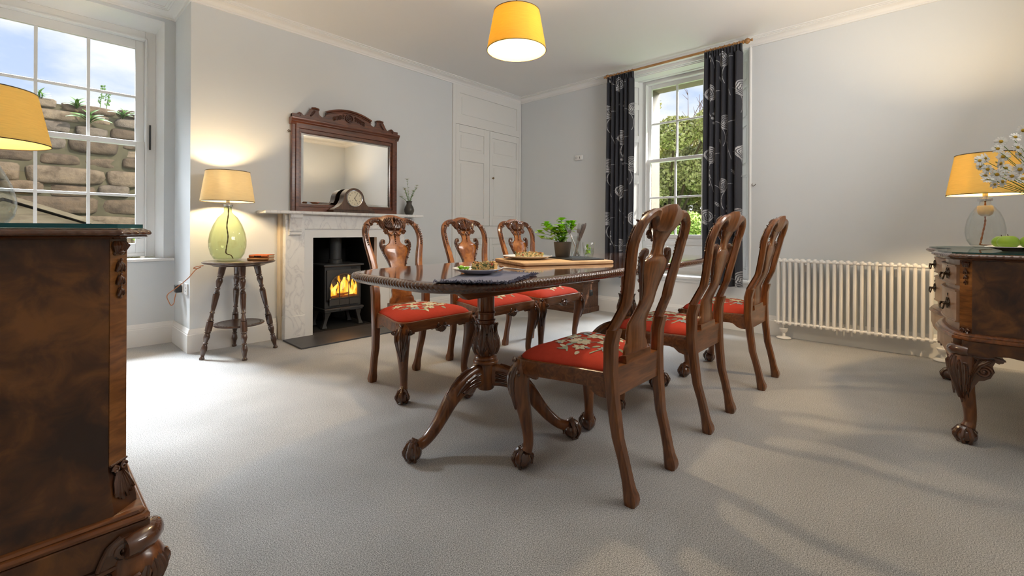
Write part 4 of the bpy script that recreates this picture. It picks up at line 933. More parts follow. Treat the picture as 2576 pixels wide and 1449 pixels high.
    mb = MB(); mb.loops(L, True, False); mb.box(-.165, .165, -.192, -.158, .360, .462); mb.build('seat_frame', m_walnut_h, ch, smooth=35)
    mb = MB()
    for k in range(9):
        a = -PI/2+(k-4)*.30; d = Vector((math.cos(a), 0, math.sin(a))); mb.ribbon([Vector((0, .228, .398)), Vector((0, .236, .396))+d*.016, Vector((0, .236, .396))+d*.030, Vector((0, .231, .397))+d*.036], (0, 1, 0), [.002, .0045, .0062, .003], .004, 1, 0, 4)
    for s in (-1, 1): mb.tube(spiral((s*.022, .230, .408), (s, 0, 0), (0, 0, -1), .010, 1.2, 14), .0035, 5); mb.ribbon(spl([(s*.03, .226, .395), (s*.05, .224, .388), (s*.07, .222, .384)], 4), (0, 1, 0), [.008]*4+[.005]*4+[.002], .004, 2, .001, 4)
    mb.prism([(-.035, .388), (.035, .388), (.022, .366), (0, .360), (-.022, .366)], .205, .229, 'y')
    mb.build('shell_carving', m_carve, ch)
    # --- front cabriole legs
    for s in (-1, 1):
        e_ = Vector((s*.72, .69, 0)).normalized(); top_ = Vector((s*.232, .186, 0)); mb = MB()
        zz = [.432, .41, .385, .355, .32, .27, .21, .15, .11, .085, .07]; off = [0, .006, .016, .022, .020, .010, -.002, -.012, -.016, -.014, -.008]; rad = [.034, .037, .042, .043, .039, .033, .027, .0225, .0205, .021, .026]
        P_ = spl([top_+e_*o_+Vector((0, 0, z)) for o_, z in zip(off, zz)], 4); R_ = list(np.interp(np.linspace(0, 1, len(P_)), np.linspace(0, 1, len(rad)), rad)); mb.tube(P_, R_, 16)
        for d in (Vector((-s, 0, 0)), Vector((0, -1, 0))):   # bracket ears beside the knee
            mb.ribbon(spl([top_+e_*.02+d*.02+Vector((0, 0, .395)), top_+e_*.014+d*.05+Vector((0, 0, .384)), top_+e_*.006+d*.075+Vector((0, 0, .380))], 4), (e_.x*.5, e_.y*.5, .2), [.020]*4+[.014]*4+[.006], .008, 1, 0, 6, thick=.012)
        lg = mb.build('front_leg', m_walnut, ch, smooth=60)
        mb = MB(); claw_foot(mb, top_+e_*(.006), .036, e_); mb.build('claw_and_ball_foot', m_carve, lg)
        mb = MB(); side = Vector((0, 0, 1)).cross(e_)
        def KP(z, w_, o_): # point on the knee skin
            zc = interp(z, zz[::-1], off[::-1]); rc = interp(z, zz[::-1], rad[::-1]); a_ = w_; return top_+e_*zc+(e_*math.cos(a_)+side*math.sin(a_))*(rc+o_)+Vector((0, 0, z))
        for w0 in (-.75, 0, .75):
            acanthus(mb, [KP(.41, w0*.9, .002), KP(.37, w0, .004), KP(.32, w0*.8, .003), KP(.275, w0*.45, .002), KP(.235, w0*.2, .0005)], (e_*math.cos(w0)+side*math.sin(w0)), .013, .005)
        for q in (-1, 1):
            c_ = KP(.392, q*1.25, .006); mb.tube(spiral(c_, side*q, Vector((0, 0, -1)), .014, 1.5, 20, lift=e_*.006), .0045, 6); mb.ell(c_+e_*.006, .005, 8, 6)
        mb.tube([KP(.438, -.2, .004), KP(.43, 0, .010), KP(.438, .2, .004)], .008, 6)
        mb.build('knee_carving', m_carve, lg)
    # --- rear legs
    for s in (-1, 1):
        mb = MB(); zz = [0, .018, .035, .055, .08, .15, .22, .35, .45, .55, .602]
        cxs = [.165, .165, .165, .166, .167, .170, .173, .180, .186, .187, .186]; hw = [.022, .025, .025, .022, .0205, .021, .022, .024, .025, .025, .0245]; dp = [.040, .046, .044, .038, .035, .033, .034, .037, .040, .042, .042]
        L = []
        for z, x, w, d in zip(zz, cxs, hw, dp):
            f = fy(z); b_ = f-d; c_ = .007
            L.append([(s*x+dx, y, z) for dx, y in ((-w+c_, b_), (w-c_, b_), (w, b_+c_), (w, f-c_), (w-c_, f), (-w+c_, f), (-w, f-c_), (-w, b_+c_))])
        mb.loops(L, True, True); mb.build('rear_leg', m_walnut, ch, smooth=30)
    # --- hoop back
    half = [((.210, .597), (.162, .597)), ((.198, .655), (.150, .655)), ((.192, .715), (.145, .715)), ((.203, .79), (.158, .79)), ((.218, .87), (.178, .865)), ((.220, .93), (.181, .925)), ((.206, .976), (.170, .960)), ((.174, 1.008), (.150, .984)), ((.138, 1.025), (.122, .997)), ((.105, 1.030), (.100, .988)), ((.083, 1.030), (.083, .962)), ((.05, 1.041), (.055, .950)), ((.02, 1.047), (.02, .949))]
    O_ = [(x, 0, z) for (x, z), _ in half]; I_ = [(x, 0, z) for _, (x, z) in half]
    full_o = spl(O_+[(-x, 0, z) for x, _, z in reversed(O_)], 5); full_i = spl(I_+[(-x, 0, z) for x, _, z in reversed(I_)], 5)
    L = []
    for p, q in zip(full_o, full_i):
        w = max(0, 1-abs(p.x)/.10); dep = .029+.013*w*w; c_ = .22
        def Y(pt, t_): return fy(pt.z)-dep*t_
        m1 = p*(1-c_)+q*c_; m2 = q*(1-c_)+p*c_
        L.append([(p.x, Y(p, .3), p.z), (p.x, Y(p, .75), p.z), (m1.x, Y(m1, 1), m1.z), (m2.x, Y(m2, 1), m2.z), (q.x, Y(q, .75), q.z), (q.x, Y(q, .25), q.z), (m2.x, Y(m2, 0), m2.z), (m1.x, Y(m1, 0), m1.z)])
    mb = MB(); mb.loops(L, True, True)
    hb = mb.build('back_hoop', m_walnut, ch, smooth=38)
    mb = MB()
    # veneer face strip on the stiles (lighter burr)
    for s in (-1, 1):
        st_ = [(s*(p.x*.5+q.x*.5), p.z*.5+q.z*.5, abs(p.x-q.x)*.5+abs(p.z-q.z)*.0) for p, q in zip(full_o[:26], full_i[:26])]
        mb = MB(); mb.ribbon([(x, fy(z)+.0005, z) for x, z, w in st_], (0, 1, .2), [max(.012, w*.80) for x, z, w in st_], .0012, 1, 0, 4, thick=.001); mb.build('veneer_face', m_burr, hb)
    mb = MB()
    # carving: husks along the shoulders, leaf cluster and rosettes on the crest
    mid = [(p*.52+q*.48) for p, q in zip(full_o, full_i)]; mid = [m_ for m_ in mid if m_.z > .84 and abs(m_.x) > .075]
    for s in (-1, 1):
        mm = [m_ for m_ in mid if m_.x*s > 0]; mm.sort(key=lambda m_: -abs(math.atan2(abs(m_.x), m_.z-.9)) if False else m_.z*0+(-m_.x*s if m_.z > .985 else 1-m_.z))
        dense = spl([(m_.x, fy(m_.z)+.004, m_.z) for m_ in mm], 3); k_ = 0; acc = 0
        for i in range(1, len(dense)):
            acc += (dense[i]-dense[i-1]).length
            if acc > .0105:
                acc = 0; k_ += 1; t_ = (dense[i]-dense[i-1]).normalized(); f = max(.35, 1-max(0, (.93-dense[i].z))*6)
                for q in (-1, 1):
                    nn = Vector((-t_.z, 0, t_.x))*q; mb.ribbon([dense[i], dense[i]+t_*.008*f+nn*.006*f+Vector((0, .002, 0)), dense[i]+t_*.015*f+nn*.009*f], (0, 1, 0), [.0028*f, .0042*f, .001], .003, 1, 0, 3)
                mb.ell(dense[i], .0034*f, 7, 5)
        c_ = Vector((s*.066, fy(.935)+.006, .936)); mb.tube(spiral(c_, (s, 0, 0), (0, 0, 1), .017, 1.7, 24), .0048, 6); mb.ell(c_, (.006, .006, .006), 8, 6)
        acanthus(mb, [(s*.10, fy(1.0)+.003, 1.012), (s*.085, fy(1.0)+.007, .992), (s*.078, fy(.97)+.006, .968), (s*.072, fy(.95)+.004, .95)], (0, 1, .2), .013, .006)
        for k in range(4):
            x0 = s*(.012+.014*k); acanthus(mb, [(x0*1.0, fy(1.03)+.004, 1.032-.004*k), (x0*1.15+s*.006, fy(1.0)+.010, 1.004-.004*k), (x0*.95+s*.002, fy(.97)+.007, .972), (x0*.55, fy(.945)+.004, .945)], (0, 1, .2), .0075, .006, k=3)
        mb.tube(spl([(s*.05, fy(.94)+.006, .93), (s*.03, fy(.92)+.008, .915), (s*.012, fy(.93)+.008, .928), (0, fy(.93)+.006, .945)], 4), .0042, 6)
    for s in (-1, 1):
        for k in range(5):
            x0 = s*(.006+.013*k); mb.tube(spl([(x0, fy(1.03)+.010, 1.036-.003*k), (x0+s*.012, fy(1.0)+.014, 1.012), (x0-s*.004, fy(.98)+.014, .988), (x0*.7+s*.006, fy(.955)+.010, .962)], 4), [.0022]*13, 6)
        for k in range(4): mb.tube(spiral((s*(.018+.013*k), fy(1.0)+.013, 1.022-.022*(k % 2)-.004*k), (s, 0, 0), (0, 0, 1), .009, 1.4, 14), .0024, 5)
    for k in range(6): a = 2*PI*k/6; mb.ell((.011*math.cos(a), fy(.965)+.009, .962+.011*math.sin(a)), (.006, .005, .006), 8, 6)
    mb.ell((0, fy(.965)+.012, .962), .0055, 8, 6)
    for k in range(7): f = 1-.09*k; mb.ell((0, fy(.93-.013*k)+.004-.001*k, .935-.012*k), (.0065*f, .005, .008*f), 8, 6)
    mb.build('crest_carving', m_carve, hb)
    # --- splat
    zs = [.455, .50, .516, .522, .53, .545, .565, .60, .64, .68, .715, .745, .77, .80, .825, .840, .850, .856, .866, .884, .905, .922, .935, .948, .962]
    ws = [.090, .090, .086, .079, .073, .072, .075, .069, .061, .055, .053, .060, .071, .086, .094, .088, .070, .055, .043, .037, .040, .050, .061, .070, .074]
    L = []
    for z, w in zip(zs, ws):
        f = fy(max(z, .5))-.004 if z > .6 else interp(z, [.455, .60], [-.166, fy(.60)-.004])
        L.append([(-w, f-.004, z), (-w*.93, f, z), (0, f+.0015, z), (w*.93, f, z), (w, f-.004, z), (w, f-.012, z), (w*.9, f-.015, z), (-w*.9, f-.015, z), (-w, f-.012, z)])
    mb = MB(); mb.loops(L, True, True); sp = mb.build('splat', [m_burr, m_walnut], ch, smooth=40)
    for p in sp.data.polygons:
        if p.normal.y < .3: p.material_index = 1
    mb = MB()
    for s in (-1, 1):
        P_ = spl([(s*.052, fy(.70)-.008, .695), (s*.070, fy(.75)-.008, .752), (s*.094, fy(.80)-.009, .805), (s*.105, fy(.84)-.009, .840), (s*.106, fy(.86)-.009, .862), (s*.096, fy(.88)-.009, .880), (s*.083, fy(.88)-.009, .878), (s*.081, fy(.87)-.009, .866), (s*.089, fy(.866)-.009, .862)], 6)
        R_ = np.interp(np.linspace(0, 1, len(P_)), [0, .2, .5, .65, .8, 1], [.005, .010, .014, .012, .009, .006]); mb.tube(P_, list(R_), 8, flat=.8)
        for k in range(7):
            t_ = .10+.075*k; i = int(t_*(len(P_)-1)); p = P_[i]+Vector((0, .006, 0)); r_ = R_[i]; mb.tube([p+Vector((-r_*.9, 0, r_*.7)), p+Vector((0, r_*.5, 0)), p+Vector((r_*.9, 0, -r_*.7))] if s > 0 else [p+Vector((r_*.9, 0, r_*.7)), p+Vector((0, r_*.5, 0)), p+Vector((-r_*.9, 0, -r_*.7))], [.0015, .0042, .0015], 6)
        acanthus(mb, [(s*.092, fy(.82), .80), (s*.098, fy(.84)+.004, .825), (s*.09, fy(.85)+.003, .845), (s*.074, fy(.85)+.001, .848)], (0, 1, .2), .010, .005)
    mb.build('splat_scroll', m_carve, sp)
    mb = MB()
    mb.prism([(-.158, .462), (-.158, .474), (-.162, .484), (-.178, .490), (-.19, .490), (-.192, .462)], -.098, .098, 'x'); mb.build('splat_shoe', m_walnut_h, ch, smooth=20)
    return ch
chairA = make_chair()
chair_spec = [
    (1.600, 1.000, 0, 'nearest carved chair seen from behind, red floral seat, at the near side of the table'),
    (2.360, 1.005, 0, 'middle carved chair of the three seen from behind along the near side of the table'),
    (3.177, .975, 0, 'farthest chair of the three seen from behind, in front of the white radiator'),
    (1.652, 2.300, PI, 'carved chair facing the camera in front of the fireplace, its red floral seat fully seen'),
    (2.285, 2.315, PI, 'middle carved chair facing the camera on the fireplace side of the table'),
    (2.880, 2.320, PI, 'carved chair facing the camera nearest the wooden chest on the fireplace side of the table')]
for i, (x, y, rz, lb) in enumerate(chair_spec):
    if i == 0: chairA.location = (x, y, 0); chairA.rotation_euler = (0, 0, rz); chairA['label'] = lb
    else: dup(chairA, (x, y, 0), rz, lb)

# ================================================================== DINING TABLE
tb = thing('dining_table', 'long polished mahogany twin pedestal dining table with carved rope edge', 'table', (2.279, 1.553, 0))
TA, TBW, NN = 1.338, .462, 4.65
dense = []
for k in range(4000):
    t_ = 2*PI*k/4000; c, s = math.cos(t_), math.sin(t_); dense.append((TA*math.copysign(abs(c)**(2/NN), c), TBW*math.copysign(abs(s)**(2/NN), s)))
dense = np.array(dense); seg = np.hypot(*(np.roll(dense, -1, 0)-dense).T); cum = np.concatenate([[0], np.cumsum(seg)]); per = cum[-1]
NP = 2640; S_ = np.linspace(0, per, NP, endpoint=False); dd = np.vstack([dense, dense[:1]]); PX = np.interp(S_, cum, dd[:, 0]); PYY = np.interp(S_, cum, dd[:, 1])
tx = np.roll(PX, -1)-np.roll(PX, 1); ty = np.roll(PYY, -1)-np.roll(PYY, 1); ln = np.hypot(tx, ty); nx, ny = ty/ln, -tx/ln
sec = [(-.034, .7570, 0), (-.024, .7568, 0), (-.018, .7545, 0), (-.010, .7545, 1), (-.003, .751, 1), (.001, .744, 1), (.001, .737, 1), (-.003, .731, 1), (-.008, .729, 0), (-.010, .722, 0), (-.018, .718, 0), (-.20, .718, 0)]
L = []
V = []; nper = round(per/.0185)
for (o_, z, g) in sec:
    mod = g*.0035*np.abs(np.sin(PI*nper*S_/per+(z-.74)*90)) if g else 0
    V.append(np.stack([PX+nx*(o_+mod), PYY+ny*(o_+mod), np.full(NP, z+.007)+(0.0 if not g else .0008*np.sin(2*PI*nper*S_/per))], -1))
V = np.concatenate(V); i = np.arange(len(sec)-1)[:, None]*NP+np.arange(NP)[None, :]; j = np.arange(len(sec)-1)[:, None]*NP+(np.arange(NP)[None, :]+1) % NP
Fq = np.stack([i, j, j+NP, i+NP], -1).reshape(-1, 4)
npmesh('carved_edge', V, Fq, m_carve, tb)
mb = MB(); top = [(PX[k]+nx[k]*-.033, PYY[k]+ny[k]*-.033) for k in range(0, NP, 8)]
mb.prism(top, .735, .7642, 'z'); mb.build('tabletop', m_table, tb, smooth=0)
for px_ in (-.773, .606):
    for y in (-.19, .20):
        mb = MB(); mb.prism([(-.38+px_, .7245), (.38+px_, .7245), (.30+px_, .671), (-.30+px_, .671)], y-.02, y+.02, 'y'); mb.build('bearer', m_walnut_h, tb, smooth=0, bevel=.003)
    mb = MB(); mb.box(px_-.13, px_+.13, -.17, .18, .680, .7245); mb.build('pedestal_block', m_walnut_h, tb, smooth=0, bevel=.004)
    def leafy(r, z, t_):
        if .355 < z < .508:
            q = (z-.355)/.153; return r+.0012*math.cos(24*t_+q*9)
        if .565 < z < .66: return r*(1-.035*abs(math.cos(9*t_)))
        return r
    prof = [(.001, .194), (.036, .194), (.041, .200), (.041, .312), (.050, .316), (.060, .320), (.062, .327), (.058, .333), (.052, .336), (.055, .342), (.053, .348), (.042, .354)]+[(interp(z, [.356, .375, .405, .43, .46, .49, .505], [.040, .054, .062, .058, .048, .044, .050]), z) for z in np.linspace(.356, .506, 26)]+[(.044, .509), (.044, .518), (.047, .520), (.047, .525), (.041, .528), (.041, .553), (.045, .556), (.045, .562), (.041, .566), (.041, .66), (.044, .664), (.044, .685)]
    mb = MB(); mb.lathe(prof, (px_, 0, 0), 96, fn=leafy); pc = mb.build('pedestal_column', m_walnut, tb, smooth=50)
    mb = MB(); bz = np.linspace(.362, .503, 7); br = [interp(z, [.356, .375, .405, .43, .46, .49, .505], [.040, .054, .062, .058, .048, .044, .050]) for z in bz]
    for k in range(7):
        a0 = 2*PI*k/7; d0 = Vector((math.cos(a0), math.sin(a0), 0)); t0 = Vector((-d0.y, d0.x, 0)); o_ = Vector((px_, 0, 0))
        acanthus(mb, [o_+d0*(r_+.002)+Vector((0, 0, z)) for z, r_ in zip(bz, br)]+[o_+d0*(.060)+Vector((0, 0, .507))], d0, .020, .006, k=3)
        for q in (-1, 1):
            da = [Vector((math.cos(a0+q*w_), math.sin(a0+q*w_), 0)) for w_ in (.10, .26, .40, .46, .40)]
            acanthus(mb, [o_+dv_*(interp(z, list(bz), br)+.003)+Vector((0, 0, z)) for dv_, z in zip(da, (.372, .398, .424, .448, .466))], da[2], .011, .005, k=3)
    mb.build('acanthus_carving', m_carve, pc)
    dirs = (PI, PI/3, -PI/3) if px_ < 0 else (0, 2*PI/3, -2*PI/3)
    for a in dirs:
        d = Vector((math.cos(a), math.sin(a), 0)); sd = Vector((-d.y, d.x, 0)); mb = MB()
        path = spl([Vector((px_, 0, 0))+d*r_+Vector((0, 0, z)) for r_, z in ((.02, .262), (.068, .262), (.12, .252), (.177, .225), (.223, .185), (.262, .138), (.300, .098), (.341, .067), (.375, .055), (.405, .058))], 4)
        hh = np.interp(np.linspace(0, 1, len(path)), [0, .15, .3, .45, .6, .8, 1], [.056, .050, .044, .036, .028, .022, .022]); ww = np.interp(np.linspace(0, 1, len(path)), [0, .3, .6, .85, 1], [.020, .026, .023, .019, .024])
        L = []
        for k in range(len(path)):
            T = (path[min(k+1, len(path)-1)]-path[max(k-1, 0)]).normalized(); nn = T.cross(sd); nn = -nn if nn.z < 0 else nn
            L.append([path[k]+sd*(ww[k]*math.copysign(abs(math.cos(t_))**.75, math.cos(t_)))+nn*(hh[k]*math.copysign(abs(math.sin(t_))**.8, math.sin(t_))) for t_ in np.linspace(0, 2*PI, 14, endpoint=False)])
        mb.loops(L, True, True); lg = mb.build('pedestal_leg', m_walnut, tb, smooth=60)
        mb = MB(); claw_foot(mb, Vector((px_, 0, 0))+d*.412, .036, d, toes=4); mb.build('claw_foot', m_carve, lg)
        mb = MB()
        for s in (-1, 1):
            for kk, (zo, w_) in enumerate(((.02, .012), (-.004, .013), (-.026, .011))):
                ids = [3, 7, 11, 14-2*kk]; acanthus(mb, [path[q]+sd*(s*(ww[q]*1.02+.001))+Vector((0, 0, zo*(1-q/22))) for q in ids], sd*s, w_, .005)
        acanthus(mb, [path[q]+Vector((0, 0, 1))*(hh[q]*.9)+d*hh[q]*.35 for q in (3, 8, 12, 16)], Vector((d.x*.5, d.y*.5, 1)), .015, .006)
        mb.build('leaf_carving', m_carve, lg)

# ================================================================== RIGHT SIDEBOARD
OX, OY = 3.50, -.50
sb = thing('sideboard', 'serpentine fronted walnut sideboard on cabriole legs by the back wall', 'sideboard', (OX, OY, 0))
def fcurve(x):   # plan of the drawer fronts
    return interp(x, [2.905, 2.98, 3.08, 3.20, 3.32, 3.40, 3.45, 3.50, 3.55, 3.64, 3.74, 3.82, 3.90, 3.98, 4.055], [-.115, -.095, -.075, -.066, -.080, -.105, -.128, -.135, -.115, -.080, -.055, -.045, -.055, -.080, -.115])
xs = np.linspace(2.905, 4.055, 60)
def plan(o=0.0):
    """outline of the body grown by o"""
    P_ = [(2.875-o, -.885)]+[(2.875-o, -.150+o*.4), (2.905-o*.7, -.115+o*.9)]+[(float(x), fcurve(x)+o) for x in xs[2:-2]]+[(4.055+o*.7, -.115+o*.9), (4.085+o, -.150+o*.4), (4.085+o, -.885)]
    return [(x-OX, y-OY) for x, y in P_]
mb = MB(); mb.prism(plan(-.006), .47, .824, 'z'); mb.build('carcass', m_front, sb, smooth=30)
mb = MB(); mb.box(2.868-OX, 2.88-OX, -.885-OY, -.150-OY, .47, .824); mb.build('end_panel', m_burrd, sb, smooth=0)
mb = MB(); mb.box(4.080-OX, 4.092-OX, -.885-OY, -.150-OY, .47, .824); mb.build('end_panel', m_burrd, sb, smooth=0)
for sgn, xa, xb in ((1, 2.870, 2.905), (-1, 4.090, 4.055)):
    mb = MB(); mb.prism([(xa-OX, -.152-OY), (xb-OX, -.112-OY), (xb+sgn*.01-OX, -.13-OY), (xa+sgn*.012-OX, -.17-OY)], .52, .824, 'z'); pst = mb.build('corner_post', m_band, sb, smooth=0)
    n_ = Vector((-.75*sgn, .66, 0)).normalized(); r_ = Vector((-n_.y, n_.x, 0)); mb = MB()
    bellflowers(mb, Vector(((xa+xb)/2-OX, -.132-OY, .818))+n_*.003, r_, (0, 0, -1), n_, 3, .86); mb.build('carved_husk_drop', m_carve, pst)
    mb = MB(); mb.prism([(xa-OX, -.152-OY), (xb-OX, -.112-OY), (xb+sgn*.01-OX, -.13-OY), (xa+sgn*.012-OX, -.17-OY)], .472, .52, 'z')
    for q in (-1, 1): c_ = Vector(((xa+xb)/2-OX, -.132-OY, .508))+r_*(q*.009)+n_*.006; mb.tube(spiral(c_, r_*q, (0, 0, 1), .009, 1.4, 16), .003, 5); acanthus(mb, [c_+Vector((0, 0, -.006)), c_+n_*.008+Vector((0, 0, -.018))+r_*q*.004, c_+n_*.013+Vector((0, 0, -.032))+r_*q*.012], n_, .006, .003)
    mb.build('carved_corner', m_carve, pst)
def handle(mb, c, r, out, s=1.0):
    """rococo swan-neck pull with pierced back plate"""
    c = Vector(c); R_ = Vector(r).normalized(); O_ = Vector(out).normalized(); Z_ = Vector((0, 0, 1))
    mb.ribbon([c-R_*.030*s+Z_*.004, c-R_*.012*s+Z_*.008, c+Z_*.012*s, c+R_*.012*s+Z_*.008, c+R_*.030*s+Z_*.004], O_, [.006*s, .014*s, .020*s, .014*s, .006*s], .003, 2, .001, 6, thick=.001)
    for q in (-1, 1):
        for a, l in ((.5, .026), (1.1, .030), (-.5, .026), (-1.1, .026), (0, .036)):
            d = R_*(q*math.cos(a))+Z_*math.sin(a); mb.ribbon([c+R_*q*.008*s, c+d*l*.6*s+O_*.004, c+d*l*s], O_, [.003*s, .006*s, .0015*s], .002, 1, 0, 3, thick=.001)
        mb.tube([c+R_*q*.026*s, c+R_*q*.026*s+O_*.016*s], .0045*s, 8); mb.ell(c+R_*q*.026*s+O_*.018*s, .006*s, 8, 6)
    mb.tube(spl([c-R_*.026*s+O_*.018*s, c-R_*.031*s+O_*.021*s-Z_*.014*s, c-R_*.018*s+O_*.022*s-Z_*.026*s, c+O_*.022*s-Z_*.024*s, c+R_*.018*s+O_*.022*s-Z_*.026*s, c+R_*.031*s+O_*.021*s-Z_*.014*s, c+R_*.026*s+O_*.018*s], 5), .0035*s, 8)
def drawer(x0, x1, z0, z1, hx):
    mb = MB(); xx = np.linspace(x0, x1, 26); L = []
    for x in xx:
        y = fcurve(x)-OY; L.append([(x-OX, y-.02, z0), (x-OX, y+.008, z0), (x-OX, y+.008, z1), (x-OX, y-.02, z1)])
    mb.loops(L, True, True)
    for z in (z0+.004, z1-.004): mb.tube([(x-OX, fcurve(x)+.009-OY, z) for x in xx], .004, 6)
    d = mb.build('drawer', m_front, sb, smooth=30)
    mb = MB(); sl_ = (fcurve(hx+.02)-fcurve(hx-.02))/.04; R_ = Vector((1, sl_, 0)); O_ = Vector((-sl_, 1, 0)); c_ = Vector((hx-OX, fcurve(hx)+.010-OY, (z0+z1)/2)); handle(mb, c_, R_, O_); mb.build('handle', m_brass, d)
    mb = MB(); k_ = c_+Vector((0, 0, .046)); mb.ell(k_, (.003, .002, .004), 8, 6); mb.box(k_.x-.0012, k_.x+.0012, k_.y-.001, k_.y+.0015, k_.z-.010, k_.z); mb.build('keyhole', m_black, d)
    return d
for x0, x1, hx in ((2.925, 3.43, 3.03), (3.575, 4.035, 3.80)):
    drawer(x0, x1, .705, .800, hx); drawer(x0, x1, .535, .683, hx)
# rope carved top
def rope_top(P_, z0, z1, amp=.0035, period=.024):
    """closed outline with a carved, rounded edge"""
    P_ = np.array(P_); seg = np.hypot(*(np.roll(P_, -1, 0)-P_).T); cum = np.concatenate([[0], np.cumsum(seg)]); n = int(cum[-1]/.0035); S = np.linspace(0, cum[-1], n, endpoint=False); pp = np.vstack([P_, P_[:1]])
    X = np.interp(S, cum, pp[:, 0]); Y = np.interp(S, cum, pp[:, 1]); tx = np.roll(X, -2)-np.roll(X, 2); ty = np.roll(Y, -2)-np.roll(Y, 2); ln = np.maximum(np.hypot(tx, ty), 1e-9); nx, ny = ty/ln, -tx/ln
    area = np.sum(X*np.roll(Y, -1)-np.roll(X, -1)*Y); sg = 1 if area > 0 else -1
    h = z1-z0; sec = [(-.03, z1, 0), (-.012, z1, 0), (-.008, z1-.002, .6), (-.001, z1-.22*h, 1), (.002, z1-.45*h, 1), (0, z1-.62*h, .8), (-.006, z1-.70*h, 0), (-.004, z1-.80*h, 0), (-.012, z0+.002, 0), (-.02, z0, 0), (-.05, z0, 0)]
    mb = MB(); L = []
    for o_, z, g in sec:
        m_ = g*amp*(np.abs(np.sin(PI*S/period+(z-z0)*60))-.3); L.append([(X[k]+sg*nx[k]*(o_+m_[k]), Y[k]+sg*ny[k]*(o_+m_[k]), z) for k in range(n)])
    mb.loops(L, True, False); return mb
ro = rope_top(plan(.045), .826, .855); ro.build('carved_top_edge', m_carve, sb, smooth=60)
mb = MB(); mb.prism(plan(.026), .832, .8545, 'z'); mb.build('top', m_burrd, sb, smooth=0)
mb = MB(); L = [plan(o) for o in (.0, .016, .024, .026, .025, .031, .033, .033, .028, .014)]
zsb = [.499, .497, .492, .487, .485, .482, .476, .470, .466, .464]; mb.loops([[(p[0], p[1], z) for p in l] for l, z in zip(L, zsb)], True, True); mb.build('base_moulding', m_walnut_h, sb, smooth=30)
mb = MB(); ap = [(-.88, .468), (-.118, .468), (-.118, .405), (-.205, .402), (-.225, .412), (-.26, .416), (-.33, .405), (-.41, .375), (-.50, .362), (-.60, .375), (-.68, .405), (-.75, .416), (-.80, .405), (-.88, .402)]
mb.prism([(y-OY, z) for y, z in ap], 2.848-OX, 2.872-OX, 'x'); mb.build('side_apron', m_burrd, sb, smooth=0, bevel=.003)
mb = MB(); mb.prism([(y-OY, z) for y, z in ap], 4.088-OX, 4.112-OX, 'x'); mb.build('side_apron', m_burrd, sb, smooth=0, bevel=.003)
mb = MB(); L = []
for x in xs:
    y = fcurve(x)-OY; q = (x-3.48)/.575; zb2 = .388+.024*math.cos(q*3*PI)*(1-.3*abs(q)); L.append([(x-OX, y-.012, zb2), (x-OX, y+.024, zb2), (x-OX, y+.024, .467), (x-OX, y-.012, .467)])
mb.loops(L, True, True); mb.build('front_apron', m_front, sb, smooth=30)
